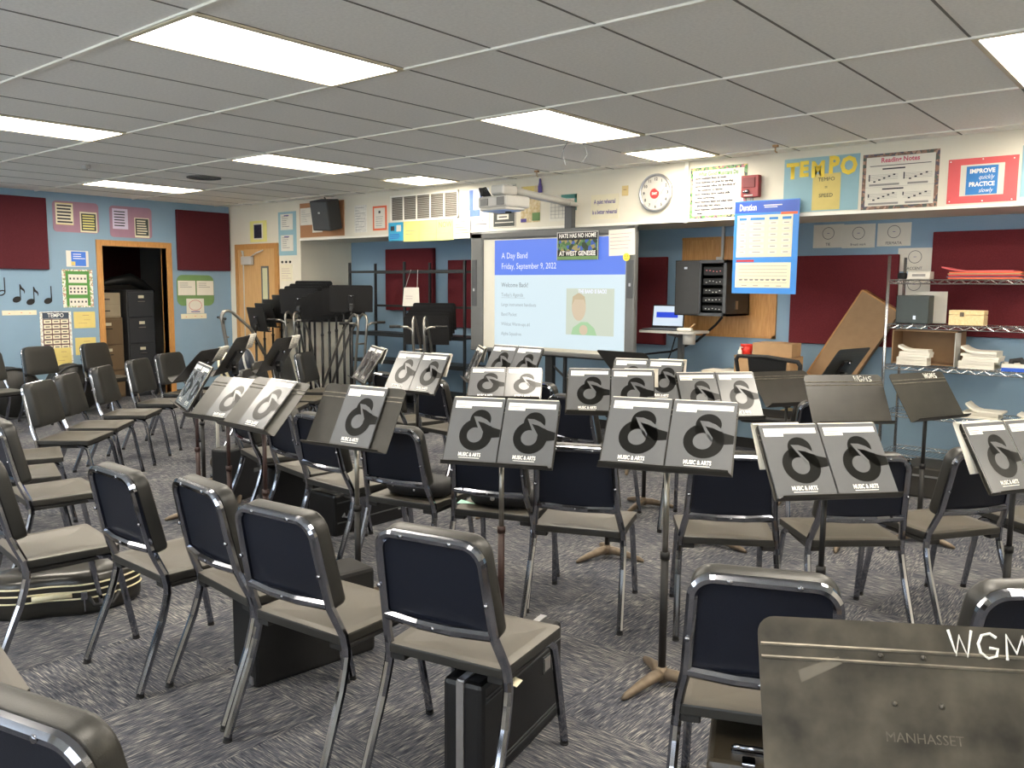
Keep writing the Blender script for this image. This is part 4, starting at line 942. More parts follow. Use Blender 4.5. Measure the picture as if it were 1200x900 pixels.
# equipment cabinet on the plywood
r = empty('equipment_cabinet', (-3.86, YA - .03, 1.58), 0, 'black wall-mounted equipment cabinet with one open bay', 'cabinet'); D = .5; W = .272; Hh = .263
b = MB()
for a in (((-W, -D, -Hh), (-W + .02, 0, Hh)), ((W - .02, -D, -Hh), (W, 0, Hh)), ((-W, -D, Hh - .02), (W, 0, Hh)), ((-W, -D, -Hh), (W, 0, -Hh + .02)), ((-W, -.02, -Hh), (W, 0, Hh))): b.span(*a)
b.build('housing', mat('rack_black', (40, 39, 38), .45, noise=.05, scale=30), r)
b = MB(); b.box((-.13, -D - .01, 0), (.245, .02, .5), bev=.004); dq = b.build('door', mat('rack_door_black', (50, 49, 47), .4, noise=.05, scale=30), r); b = MB(); b.box((-.15, -D - .022, .19), (.03, .004, .02)); b.build('badge', SILVER, dq)
b = MB(); b.span((-.005, -D - .02, -Hh + .01), (.01, -D, Hh - .01)); b.span((W - .03, -D - .02, -Hh), (W, -D, Hh)); b.span((0, -D - .02, Hh - .03), (W, -D, Hh)); b.span((0, -D - .02, -Hh), (W, -D, -Hh + .03)); b.build('front_frame', GREYD, r)
for i, (z, h) in enumerate(((.16, .09), (.06, .07), (-.03, .06), (-.11, .06), (-.19, .06))):
    b = MB(); b.box((.125, -D + .1, z), (.22, .16, h - .01), bev=.003); q = b.build('rack_unit', DEEP, r)
    b = MB(); rn = random.Random(i)
    for k in range(5): b.box((.05 + .035 * k, -D + .019, z + (rn.random() - .5) * .02), (.012, .004, .008))
    b.build('controls', LGREY if i != 0 else mat('pink_tag', (220, 120, 120), .6, noise=.03, scale=9), q)
b = MB(); b.box((W + .006, -.3, -.16), (.012, .05, .08)); b.build('latch', STEEL, r)
# ================================================================== INTERACTIVE SCREEN
SXC, SY = -5.335, 6.98
r = empty('interactive_whiteboard', (SXC, SY, 0), 0, 'grey framed interactive whiteboard showing a slide', 'whiteboard')
x0, x1, z0, z1 = -1.05, 1.05, .885, 2.165
b = MB(); t = .085
b.box(((x0 + x1) / 2, -.02, z1 - t / 2), (x1 - x0, .07, t), bev=.02); b.box((x0 + .09, -.02, (z0 + z1) / 2), (.18, .07, z1 - z0), bev=.02); b.box((x1 - .055, -.02, (z0 + z1) / 2), (.11, .07, z1 - z0), bev=.02); b.box(((x0 + x1) / 2, -.02, z0 + .02), (x1 - x0, .07, .045), bev=.01)
b.build('frame', GREYP, r)
for (x, z, w, h) in ((x0 + .06, 1.62, .07, .5), (x1 - .05, 1.66, .07, .36)):
    b = MB(); b.box((x, -.056, z), (w, .012, h), bev=.006); q = b.build('speaker_bar', GREYD, r); b = MB(); b.box((x, -.064, z - h * .15), (.02, .006, .03)); b.build('button', SILVER, q)
sx0, sx1, sz0, sz1 = x0 + .18, x1 - .11, z0 + .04, z1 - .085
b = MB(); b.span((sx0, -.036, sz0), (sx1, -.02, sz1)); b.build('writing_surface', mat('board_white', (206, 203, 190), .35, noise=.01, scale=3), r)
px0, px1, pz0, pz1 = sx0 + .16, sx1 - .005, sz0 + .035, sz1 - .012
b = MB(); b.span((px0, -.0372, pz0), (px1, -.0362, pz1)); q = b.build('projected_slide', screen_mat('slide_white', (212, 230, 238), 1.0), r)  # slide emits by itself, standing in for light thrown by the projector
b = MB(); b.span((px0, -.0382, pz1 - .365), (px1, -.0373, pz1)); b.build('title_band', screen_mat('slide_blue', (98, 132, 234), 1.0), q)
SW = screen_mat('slide_title_white', (236, 240, 255), 1.0); SG = screen_mat('slide_text_grey', (150, 164, 170), 1.0); SD = screen_mat('slide_text_dark', (112, 122, 128), 1.0)
text('A Day Band', .088, SW, q, (px0 + .095, -.0388, pz1 - .165), sx=.84, align='LEFT'); text('Friday, September 9, 2022', .088, SW, q, (px0 + .095, -.0388, pz1 - .275), sx=.78, align='LEFT')
for i, (tx, sz, m) in enumerate((('Welcome Back!', .068, SD), ("Today's Agenda", .056, SG), ('Large instrument handouts', .052, SG), ('Band Packet', .052, SG), ('Wildcat Warm-ups #1', .052, SG), ('Alpha Squadron', .052, SG))):
    text(tx, sz, m, q, (px0 + .095, -.0384, pz1 - .47 - i * .103), sx=.84, align='LEFT')
b = MB(); b.span((px0 + .095, -.0384, pz1 - .605), (px0 + .42, -.0375, pz1 - .602)); b.build('underline', SG, q)
# picture on the slide: a plain pale portrait
gx, gz = px0 + 1.24, pz1 - .73; b = MB(); b.span((gx - .285, -.0384, gz - .23), (gx + .285, -.0374, gz + .23)); pic = b.build('slide_picture', screen_mat('slide_beige', (202, 210, 194), 1.0), q)
def blob(n, pts, m, y): bb = MB(); bb.add([(gx + p[0], y, gz + p[1]) for p in pts], [list(range(len(pts)))]); bb.build(n, m, pic)
def el(cx, cz, rx, rz_, n=24): return [(cx + rx * math.cos(2 * PI * i / n), cz + rz_ * math.sin(2 * PI * i / n)) for i in range(n)]
blob('figure', [(-.22, -.23), (-.2, -.16), (-.1, -.1), (-.02, -.1), (.06, -.16), (.09, -.23)], screen_mat('slide_green', (168, 204, 160), 1.0), -.0388); blob('figure', el(-.07, -.18, .05, .05), screen_mat('slide_skin', (210, 192, 166), 1.0), -.0391); blob('figure', el(-.13, .04, .085, .13), screen_mat('slide_skin', (210, 192, 166), 1.0), -.0392); blob('figure', [(-.215, .06), (-.205, .15), (-.13, .19), (-.06, .15), (-.045, .07), (-.07, .12), (-.18, .12)], screen_mat('slide_sand', (196, 178, 146), 1.0), -.0394)
text('THE BAND IS BACK!', .052, SW, pic, (gx + .03, -.0398, gz + .2), sx=.72, bold=.002)
b = MB(); b.box((SXC * 0, .03, .47), (.09, .06, .86)); b.box((0, .02, .06), (.9, .07, .06)); 
for s in (-1, 1): b.box((s * .42, -.05, .035), (.06, .5, .05))
b.box((.19, .03, .6), (.03, .03, .58)); b.box((0, .03, .88), (1.9, .03, .03)); b.tube([(0, .03, .8), (.25, .03, .62)], .012, 6); b.build('floor_stand', BLKRACK, r)
r = empty('sign', (-4.944, SY - .062, 1.985), -.0, 'black sign with white words hanging on the screen top', 'sign'); r['w'] = .50; r['h'] = .275
b = MB(); b.span((-.25, -.006, -.1375), (.25, 0, .1375)); b.build('backing', DEEP, r); rects(r, 'edge', [(.5, .985, 1, .03), (.01, .5, .015, 1), (.99, .5, .015, 1)], LGREY, -.0068); rects(r, 'picture_strip', [(.5, .52, .96, .38)], border_mat('garden_picture', [(70, 110, 60), (40, 60, 40), (60, 90, 170), (150, 140, 90), (90, 130, 80)], 30), -.0068); rects(r, 'green_strip', [(.5, .07, .98, .12)], GREENP, -.0068)
text('HATE HAS NO HOME', .058, WHITEP, r, (0, -.0078, .098), sx=.80, bold=.0015); text('AT WEST GENESEE', .062, WHITEP, r, (0, -.0078, -.075), sx=.84, bold=.0015)
r = empty('white_sheet', (-4.43, SY - .065, 2.005), 0, 'white sheet taped to the top right of the screen', 'sheet'); r['w'] = .29; r['h'] = .245; r.rotation_euler = (0, -.03, 0); b = MB(); b.span((-.145, -.002, -.1225), (.145, 0, .1225)); b.build('paper', PAPER, r); lines(r, .05, .95, .2, .9, 5, PINK, .1, 3, -.003)
r = empty('yellow_button', (-4.375, SY - .066, 1.865), 0, 'round yellow smiley sticker on the screen frame', 'sticker'); b = MB(); b.prism(el(0, 0, .037, .037), -.004, 0); b.build('disc', YL, r); b = MB(); b.prism(el(-.012, .01, .004, .006, 8), -.0045, -.004); b.prism(el(.012, .01, .004, .006, 8), -.0045, -.004); b.tube([(-.018, -.0045, -.008), (0, -.0045, -.018), (.018, -.0045, -.008)], .0015, 5); b.build('face', INK, r)
# projector on its boom
r = empty('projector', (-5.10, 5.98, 2.335), -.12, 'white short-throw projector hung from its boom above the screen', 'projector')
b = MB(); b.box((0, 0, 0), (.38, .30, .105), bev=.02); b.box((0, -.02, -.06), (.34, .24, .03), bev=.01); b.build('body', LGREY, r)
b = MB(); b.box((-.1, -.152, .0), (.1, .01, .06)); b.build('vent', GREYP, r); b = MB(); b.box((.12, -.152, .0), (.1, .01, .07)); b.build('grille', GREYP, r); b = MB(); b.box((0, -.03, -.078), (.30, .2, .008), bev=.003); b.build('blue_underside', mat('pale_blue_plastic', (150, 180, 226), .4, noise=.03, scale=8), r)
b = MB(); b.box((.06, -.0, -.085), (.04, .04, .02)); b.build('sensor', RUBBER, r)
b = MB()
for i in range(5): b.tube([(-.18 + .02 * i, -.06, .05), (-.2 + .015 * i, -.1, .09 + .012 * i), (-.19 + .015 * i, -.13, .13), (-.17, -.12, .06)], .008, 6)
b.build('cables', RUBBER, r)
r = empty('projector_boom', (-5.08, SY, 2.15), 0, 'white boom arm carrying the projector above the screen', 'boom arm')
b = MB(); b.tube([(.02, -.02, .255), (0, -.25, .27), (-.02, -1.05, .31)], .05, 12, flat=.7); b.build('arm', LGREY, r)
b = MB(); b.box((0, -.01, .12), (.09, .07, .26), bev=.008); b.build('post', GREYD, r); b = MB(); b.box((0, -.03, .245), (.14, .14, .04), bev=.01); b.box((-.02, -1.0, .295), (.16, .2, .09), bev=.02); b.build('bracket', LGREY, r)
# laptop on a small shelf by the screen
r = empty('laptop_shelf', (-4.13, 7.42, 1.145), 0, 'small grey shelf holding the laptop beside the screen', 'shelf')
b = MB(); b.slab(rrect(.30, .30, -.2, .2, .06, 5), 0, .022); b.build('top', LGREY, r); b = MB(); b.box((0, .15, -.45), (.05, .05, .9)); b.tube([(0, .15, -.05), (0, -.1, -.01)], .015, 6); b.box((0, .1, -1.11), (.45, .35, .05)); b.box((0, .15, -1.0), (.05, .05, .25)); b.build('post', GREYP, r)
b = MB(); b.cyl((.22, -.1, -.10), (.22, -.1, 0), .06, 16); b.build('cup_holder', LGREY, r)
r = empty('laptop', (-4.235, 7.38, 1.168), .1, 'open laptop with a lit blue and white screen', 'laptop')
b = MB(); b.box((0, 0, .008), (.34, .23, .016), bev=.004); b.build('keyboard_base', GREYD, r); T = Matrix.Translation((0, .11, .016)) @ Matrix.Rotation(-.12, 4, 'X')
b = MB(); b.box((0, .004, .115), (.34, .01, .23), M=T, bev=.004); q = b.build('lid', DEEP, r); b = MB(); b.box((0, -.002, .12), (.315, .002, .195), M=T); b.build('display', screen_mat('laptop_white', (214, 228, 242), 1.0), q); b = MB(); b.box((-.01, -.0035, .13), (.23, .001, .055), M=T); b.build('display_banner', screen_mat('laptop_blue', (44, 74, 214), 1.0), q)
r = empty('tissue_pack', (-3.98, 7.36, 1.168), .3, 'white flat pack beside the laptop', 'pack'); b = MB(); b.box((0, 0, .015), (.14, .09, .03), bev=.01); b.build('wrap', PAPER, r); b = MB(); b.tube([(.05, 0, .03), (.09, .02, .07)], .008, 6); b.build('pen', CARD, r)
b = MB(); b.tube([(-3.78, 7.74, 1.30), (-3.85, 7.74, 1.22), (-4.05, 7.74, 1.05), (-4.35, 7.76, .93), (-4.7, 7.7, .88), (-4.75, 7.6, .6)], .012, 8); tag(b.build('power_cable', RUBBER), 'thick black cable sagging from the equipment cabinet', 'cable')
b = MB(); b.tube([(-4.15, 7.5, 1.13), (-4.2, 7.5, .95), (-4.3, 7.5, .7), (-4.28, 7.5, .4)], .007, 6); tag(b.build('laptop_cable', RUBBER), 'thin black cable hanging under the laptop shelf', 'cable')
#@@NEXT
# ================================================================== STAND CARTS
def cart(x, y, a, L, n, z0, label, slabels, dz=.035, dyaw=0.0, st=.17):
    r = empty('stand_cart', (x, y, 0), a, label, 'cart', 'tube-framed carts for music stands')
    for s in (-1, 1):
        b = MB(); b.tube([(s * .06, L, .16), (s * .06, .30, 1.0), (s * .06, .08, 1.215), (s * .06, .02, 1.248), (s * .06, -.04, 1.235), (s * .06, -.07, 1.18), (s * .06, -.05, 1.02), (s * .06, .02, .55), (s * .06, .06, .16)], .0155, 10)
        b.tube([(s * .06, -.02, .16), (s * .06, L + .05, .16)], .0155, 10); b.build('side_frame', STEEL, r)
        b = MB(); b.tube([(s * .06, -.055, 1.06), (s * .075, -.065, 1.12), (s * .12, -.07, 1.145), (s * .2, -.07, 1.15)], .0125, 8); h = b.build('handle', STEEL, r)
        b = MB(); b.tube([(s * .19, -.07, 1.15), (s * .31, -.07, 1.15)], .016, 10); b.build('grip', RUBBER, h)
    for yy in (.06, L * .5, L): b = MB(); b.tube([(-.2, yy, .13), (.2, yy, .13)], .014, 8); b.build('cross_bar', STEEL, r)
    b = MB(); b.tube([(-.06, .0, .9), (.06, .0, .9)], .012, 8); b.build('cross_bar', STEEL, r)
    for yy in (.06, L):
        for s in (-1, 1):
            b = MB(); b.cyl((s * .2 - .012, yy, .045), (s * .2 + .012, yy, .045), .045, 14); b.box((s * .2, yy, .10), (.035, .05, .05)); b.build('caster', RUBBER, r)
    for i in range(n):
        yy = st + i * (L - .02 - st) / max(1, n - 1); A = a + PI + dyaw; ox, oy = .062 * math.sin(A), -.062 * math.cos(A)
        stand('C%s%d' % (label, i), x - yy * math.sin(a) + ox, y + yy * math.cos(a) + oy, A, z0 + dz * i, .22 + .02 * (i % 3), slabels(i), 'spare stands stored on the carts', None, ground=False, plen=.18, name='music_stand')
ORD = ('nearest', 'second', 'third', 'fourth', 'fifth', 'sixth', 'seventh')
cart(-7.81, 6.55, 1.45, .86, 5, 1.27, 'steel stand cart with a tilted black desk, in front of the alcove corner', lambda i: '%s spare stand on the cart before the alcove corner' % ORD[i], -.035, -.55)
cart(-9.05, 6.50, .45, .62, 4, 1.22, 'steel stand cart right of the oak door, left of the other loaded cart', lambda i: '%s spare stand on the cart beside the oak door' % ORD[i], .035, .15)
cart(-10.05, 6.20, -.40, .72, 4, .97, 'steel stand cart with its handle sticking out left before the oak door', lambda i: '%s spare stand on the cart in front of the oak door' % ORD[i], .055, .25, .36)
cart(-6.62, 6.38, .62, .98, 5, .93, 'steel stand cart seen end-on left of the screen', lambda i: '%s spare stand on the end-on cart left of the screen' % ORD[i], .035, 0, .38)

# ================================================================== ALCOVE FURNITURE
r = empty('instrument_rack', (0, 0, 0), 0, 'tall open black metal shelf frame in the alcove', 'shelf rack')
for x in (-8.86, -7.82, -6.80):
    for y in (7.28, 7.72):
        b = MB(); b.box((x, y, .94), (.03, .03, 1.88), bev=.004); b.build('post', BLKRACK, r)
for z in (.25, .62, .97):
    b = MB(); b.box((-7.83, 7.5, z), (2.06, .46, .02)); b.box((-7.83, 7.275, z), (2.06, .012, .05)); b.build('shelf', BLKRACK, r)
for (y, z) in ((7.28, 1.76), (7.72, 1.76), (7.72, 1.32)):
    b = MB(); b.box((-7.83, y, z), (2.06, .02, .03)); b.build('rail', BLKRACK, r)
r = empty('hanging_notice', (-7.66, 7.24, 1.45), 0, 'white notice hung by strings from the black shelf frame', 'notice'); r['w'] = .3; r['h'] = .23
b = MB(); b.prism([(-.15, -.115), (.15, -.11), (.14, .115), (-.12, .115)], -.003, 0); b.build('paper', PAPER, r)
b = MB(); b.tube([(-.10, 0, .11), (-.02, .02, .33)], .003, 5); b.tube([(.11, 0, .11), (.1, .02, .33)], .003, 5); b.build('string', LGREY, r); lines(r, .2, .8, .35, .6, 2, PINK, .15, 2, -.0038)
# wire shelf at the right
r = empty('wire_shelf', (0, 0, 0), 0, 'chrome wire shelf unit at the right under the bulkhead', 'shelf unit')
SX0, SX1, SYF, SYR = -2.135, -.55, 7.35, 7.80
for x in (SX0, SX1):
    for y in (SYF, SYR):
        b = MB(); b.cyl((x, y, 0), (x, y, 1.85), .0127, 12); b.build('post', CHROMEW, r)
for z in (1.656, 1.294, .957, .57, .23):
    b = MB()
    for y in (SYF - .005, SYR + .005):
        b.tube([(SX0, y, z), (SX1, y, z)], .004, 6); b.tube([(SX0, y, z - .03), (SX1, y, z - .03)], .004, 6)
        k = 30; b.tube([(SX0 + (SX1 - SX0) * i / k, y, z - (.03 if i % 2 else 0)) for i in range(k + 1)], .003, 5)
    for x in (SX0, SX1):
        b.tube([(x, SYF, z), (x, SYR, z)], .004, 6); b.tube([(x, SYF, z - .03), (x, SYR, z - .03)], .004, 6); b.tube([(x, SYF + .45 * i / 8, z - (.03 if i % 2 else 0)) for i in range(9)], .003, 5)
    for i in range(1, 50): b.tube([(SX0 + (SX1 - SX0) * i / 50, SYF, z + .002), (SX0 + (SX1 - SX0) * i / 50, SYR, z + .002)], .0022, 4)
    b.build('shelf', CHROMEW, r)
ztop, zmid, zlow = 1.664, 1.302, .965
def pile(name, x, y, z, w, d, n, mats, label, cat, th=.012, jit=.02, curl=.0):
    r = empty(name, (x, y, z), 0, label, cat); rn = random.Random(len(label)); zz = 0
    for i in range(n):
        b = MB(); c = curl if i == n - 1 else 0
        o = (rn.uniform(-jit, jit), rn.uniform(-jit, jit)); m = mats[i % len(mats)]
        N = 8; top = []; bot = []
        for k in range(N + 1):
            u = -w / 2 + w * k / N; lift = c * max(0, (-u / (w / 2)) - .2) ** 2
            top.append((u + o[0], zz + th * .92 + lift)); bot.append((u + o[0], zz + lift))
        b.prism(bot + top[::-1], -d / 2 + o[1], d / 2 + o[1]); b.build('sheaf', m, r); zz += th
    return r
pile('folder_stack', -1.48, 7.55, ztop, .50, .3, 6, [ORANGE, mat('plum_card', (96, 76, 104), .6, noise=.04, scale=8), REDB, CARD, ORANGE, REDP], 'heap of orange and red folders on the top wire shelf', 'folders', .011, .035, .05)
r = empty('label_box', (-1.93, 7.5, ztop), 0, 'small white box on the top wire shelf', 'box'); b = MB(); b.box((0, 0, .03), (.17, .12, .06), bev=.004); b.build('carton', PAPER, r); b = MB(); b.box((0, -.061, .03), (.1, .002, .02)); b.build('printed_lines', INKG, r)
b = MB(); b.box((0, 0, .025), (.06, .08, .05), bev=.012); b.cyl((0, -.04, .03), (0, -.045, .03), .015); tag(b.build('tape_dispenser', RUBBER, loc=(-2.06, 7.46, ztop)), 'small black gadget at the left end of the top wire shelf', 'gadget')
r = empty('black_box', (-1.965, 7.52, zmid), 0, 'black box standing on the middle wire shelf', 'box'); b = MB(); b.box((0, 0, .115), (.25, .16, .23), bev=.008); b.build('case', mat('graphite_box', (58, 66, 64), .45, noise=.05, scale=20), r); b = MB(); b.box((.02, -.081, .05), (.02, .002, .03)); b.build('badge', SILVER, r)
r = empty('white_sheet', (-1.90, 7.63, zmid + .002), 0, 'white sheet standing behind the black box on the wire shelf', 'sheet'); b = MB(); b.box((0, 0, .13), (.3, .004, .26)); b.build('paper', PAPER, r)
r = empty('wooden_box', (-1.555, 7.47, zmid), 0, 'small pale wooden box with a clasp on the middle wire shelf', 'box'); b = MB(); b.box((0, 0, .04), (.25, .14, .08), bev=.004); b.build('body', PINE, r); b = MB(); b.box((0, 0, .1), (.252, .142, .035), bev=.004); b.build('lid', PINE, r); b = MB(); b.box((-.03, -.073, .085), (.03, .006, .035), bev=.003); b.build('clasp', BRONZE, r)
r = empty('cardboard_box', (-1.875, 7.64, zlow), 0, 'open cardboard box lying on its side on the lower wire shelf', 'box')
b = MB()
for a in (((-.25, -.13, 0), (.25, .15, .008)), ((-.25, -.13, .272), (.25, .15, .28)), ((-.25, -.13, 0), (-.242, .15, .28)), ((.242, -.13, 0), (.25, .15, .28)), ((-.25, .142, 0), (.25, .15, .28))): b.span(*a)
b.build('carton', CARDD, r); b = MB(); b.box((.262, -.19, .14), (.006, .12, .27), rz=-.1); b.build('flap', LGREY, r)
pile('paper_stack', -1.92, 7.425, zlow + .003, .23, .13, 6, [PAPER], 'left stack of white papers in front of the open box', 'papers', .022, .012, .05)
pile('paper_stack', -1.445, 7.47, zlow + .003, .25, .24, 7, [PAPER], 'right stack of white papers on the lower wire shelf', 'papers', .02, .02, .06)
r = empty('white_blue_box', (-1.14, 7.46, zlow), .1, 'white and blue tray of black things at the right end of the lower shelf', 'tray'); b = MB()
for a in (((-.15, -.1, 0), (.15, -.095, .06)), ((-.15, .095, 0), (.15, .1, .06)), ((-.15, -.1, 0), (-.145, .1, .06)), ((.145, -.1, 0), (.15, .1, .06)), ((-.15, -.1, 0), (.15, .1, .005))): b.span(*a)
b.build('tray', PAPER, r); b = MB(); b.span((-.15, -.102, .0), (.15, -.1005, .028)); b.build('blue_band', DURD, r)
for x in (-.09, .03): b = MB(); b.tube([(x, -.05, .03), (x, -.02, .075), (x + .06, .0, .085), (x + .09, -.03, .05)], .022, 8); b.build('black_item', RUBBER, r)
pile('paper_stack', -1.40, 7.47, .578, .26, .2, 4, [PAPER], 'curled white papers on the second lowest wire shelf', 'papers', .016, .02, .09)
pile('paper_stack', -1.02, 7.47, .578, .26, .2, 3, [PAPER], 'white papers at the right end of the second lowest wire shelf', 'papers', .016, .02, .03)
b = MB(); b.box((0, 0, .12), (.62, .4, .235), bev=.012); b.tube([(-.3, -.203, .175), (.3, -.203, .175)], .006, 6)
r = empty('equipment_case', (-1.52, 7.08, 0), 0, 'low black equipment case on the floor before the wire shelf', 'case'); b.build('body', mat('case_charcoal', (44, 42, 38), .6, noise=.05, scale=40), r); b = MB(); b.box((0, -.205, .172), (.6, .01, .014)); b.build('silver_strip', SILVER, r)
# leaning board, table, boxes, office chair
r = empty('work_table', (-3.15, 7.6, 0), 0, 'pale topped table in the alcove under the plywood board', 'table'); b = MB(); b.box((0, 0, .775), (1.25, .62, .03), bev=.006); b.build('table_top', mat('pale_laminate', (196, 186, 168), .4, noise=.05, scale=6), r)
for sx in (-1, 1):
    for sy in (-1, 1): b = MB(); b.box((sx * .58, sy * .27, .38), (.035, .035, .76)); b.build('leg', BLKRACK, r)
r = empty('leaning_board', (-2.95, 7.812, .806), 0, 'tan shallow tray board leaning to the right in the alcove', 'board'); r.rotation_euler = (0, .54, 0)
b = MB(); b.span((.008, 0, .008), (.38, .085, .89)); b.build('tray', CARDD, r)
b = MB(); b.span((0, -.006, 0), (.012, .09, .895)); b.span((.012, -.006, 0), (.38, .09, .01)); b.span((.012, -.004, .89), (.38, .09, .903)); b.build('rim', OAK, r)
r = empty('cardboard_box', (-3.17, 7.45, .792), 0, 'lower cardboard box on the alcove table', 'box'); b = MB(); b.box((0, 0, .09), (.53, .3, .18), bev=.004); b.build('carton', CARD, r); b = MB(); b.box((0, -.151, .172), (.53, .002, .012)); b.build('tape', CARDD, r)
r = empty('cardboard_box', (-3.10, 7.46, .972), .06, 'upper cardboard box on the alcove table with a folded flap', 'box'); b = MB(); b.box((0, 0, .06), (.36, .25, .12), bev=.004); b.build('carton', CARD, r); b = MB(); b.box((-.03, .02, .122), (.2, .12, .006), rz=.1); b.build('flap', CARD, r)
r = empty('red_tub', (-3.36, 7.40, .972), 0, 'red tub beside the upper cardboard box', 'tub'); b = MB(); n = 16
b.loft([[(k * math.cos(2 * PI * i / n), k * math.sin(2 * PI * i / n), z) for i in range(n)] for k, z in ((.045, 0), (.055, .085), (.05, .085), (.042, .01))], 0, True); b.build('tub', REDB, r); b = MB(); b.cyl((0, 0, .085), (0, 0, .098), .058, 16); b.build('lid', REDB, r)
r = empty('spray_bottle', (-3.395, 7.335, .972), 0, 'small white bottle beside the red tub', 'bottle'); b = MB(); b.loft([[(k * math.cos(2 * PI * i / n), k * math.sin(2 * PI * i / n), z) for i in range(n)] for k, z in ((.018, 0), (.02, .02), (.018, .04), (.007, .055), (.007, .065))]); b.build('bottle', PAPER, r); b = MB(); b.box((.008, 0, .07), (.03, .012, .012)); b.build('nozzle', LGREY, r)
pile('paper_stack', -3.62, 7.42, .79, .3, .22, 3, [PAPER], 'flat white papers at the left end of the alcove table', 'papers', .008, .015, 0)
r = empty('cardboard_box', (-2.85, 7.62, 0), 0, 'tan cardboard carton on the floor under the alcove table', 'box'); b = MB(); b.box((0, 0, .23), (.52, .4, .46), bev=.006); b.build('carton', PINE, r); b = MB(); b.box((0, -.201, .45), (.52, .002, .016)); b.build('tape', CARD, r)
r = empty('office_chair', (-2.90, 6.88, 0), .08, 'black office chair with an open-sided back before the cardboard boxes', 'office chair')
b = MB(); b.tube([(-.22, -.05, .62), (-.27, -.10, .98), (-.25, -.105, 1.01), (0, -.12, 1.015), (.25, -.105, .985), (.27, -.10, .955), (.25, -.05, .62)], .018, 8); b.tube([(-.24, -.055, .79), (.255, -.055, .79)], .014, 8); b.build('back_frame', RUBBER, r)
b = MB(); b.loft([[(-.14, -.075, .72), (.14, -.075, .72), (.14, -.055, .72), (-.14, -.055, .72)], [(-.165, -.12, 1.005), (.16, -.12, .995), (.16, -.10, .995), (-.165, -.10, 1.005)]], 0, False); b.build('back_panel', DEEP, r)
b = MB(); b.box((0, .2, .47), (.5, .48, .07), bev=.025); b.build('seat', DEEP, r)
for s in (-1, 1): b = MB(); b.tube([(s * .25, .1, .47), (s * .28, .1, .66), (s * .28, .3, .67)], .016, 8); b.tube([(s * .2, -.03, .46), (s * .235, -.05, .64)], .016, 8); b.build('arm', RUBBER, r)
b = MB(); b.cyl((0, .2, .08), (0, .2, .44), .028, 12); b.build('column', STEEL, r)
b = MB()
for k in range(5): a = 2 * PI * k / 5; b.tube([(0, .2, .1), (.26 * math.cos(a), .2 + .26 * math.sin(a), .075)], [.028, .018], 8); b.sphere((.26 * math.cos(a), .2 + .26 * math.sin(a), .032), .032, 0, 10)
b.build('base', RUBBER, r)

# ================================================================== INSTRUMENT CASES
def hard_case(name, x, y, rz, w, l, h, label, m=BLKCASE, strips=True, handle='top'):
    r = empty(name, (x, y, 0), rz, label, 'instrument case'); 
    b = MB(); b.box((0, 0, h / 2), (w, l, h), bev=.018); b.build('shell', m, r)
    if strips:
        b = MB()
        for z in (.05, .065, h - .065, h - .05): b.box((w / 2 + .001, 0, z), (.004, l - .04, .006)); b.box((-w / 2 - .001, 0, z), (.004, l - .04, .006))
        b.build('ribs', GREYD, r)
    return r
r = hard_case('instrument_case', -1.79, 2.13, .215, .145, .60, .375, 'black upright instrument case with a silver edge strip under a front chair')
b = MB(); b.box((-.005, -.303, .19), (.026, .006, .372)); b.box((-.005, 0, .377), (.026, .6, .006)); b.build('silver_strip', SILVER, r)
b = MB(); b.box((.0, -.22, .386), (.09, .03, .012), bev=.004); b.tube([(-.04, -.22, .39), (-.03, -.24, .40), (.03, -.24, .40), (.04, -.22, .39)], .006, 6); b.build('latch', CHROME, r)
b = MB(); b.box((.0735, .16, .26), (.003, .06, .065)); b.build('maker_plate', GREYD, r)
b = MB(); b.box((.077, .16, .26), (.003, .045, .048)); b.build('plate_mark', SILVER, r)
r.scale = (1, 1, .955)
r = empty('luggage_tag', (-1.665, 1.915, .385), .3, 'white luggage tag hanging at the corner of the silver-striped case', 'tag'); b = MB(); b.box((.05, 0, -.004), (.085, .05, .002), M=Matrix.Rotation(.25, 4, 'Y')); b.build('card', PAPERC, r); b = MB(); b.tube([(-.04, .02, .012), (0, 0, .006), (.015, 0, .0)], .002, 5); b.build('loop', RUBBER, r)
r = hard_case('box_case', -2.86, 2.09, -.13, .20, .56, .375, 'plain matt black box case on the carpet under a front chair', mat('matt_black_case', (17, 16, 16), .8, noise=.06, scale=60), False)
b = MB(); b.box((.101, .18, .20), (.003, .08, .02)); b.build('name_plate', GREYD, r)
b = MB(); b.box((-.07, -.282, .03), (.03, .006, .03)); b.box((.07, -.282, .03), (.03, .006, .03)); b.build('corner_caps', SILVER, r)
r = hard_case('instrument_case', -.955, 2.24, .417, .235, .50, .335, 'brown-black instrument case with chrome latches under the chair at lower right', BRNCASE, False)
b = MB(); b.box((0, -.245, .12), (.232, .03, .235), bev=.012); b.build('front_pad', BLKCASE, r)
b = MB(); b.tube([(-.05, -.18, .338), (-.045, -.19, .352), (.045, -.19, .352), (.05, -.18, .338)], .008, 8); b.box((0, -.18, .338), (.11, .03, .008)); b.build('handle', CHROME, r)
b = MB(); b.box((-.01, -.235, .338), (.035, .04, .012), bev=.003); b.box((-.01, -.262, .29), (.035, .006, .05), bev=.002); b.build('latch', CHROME, r)
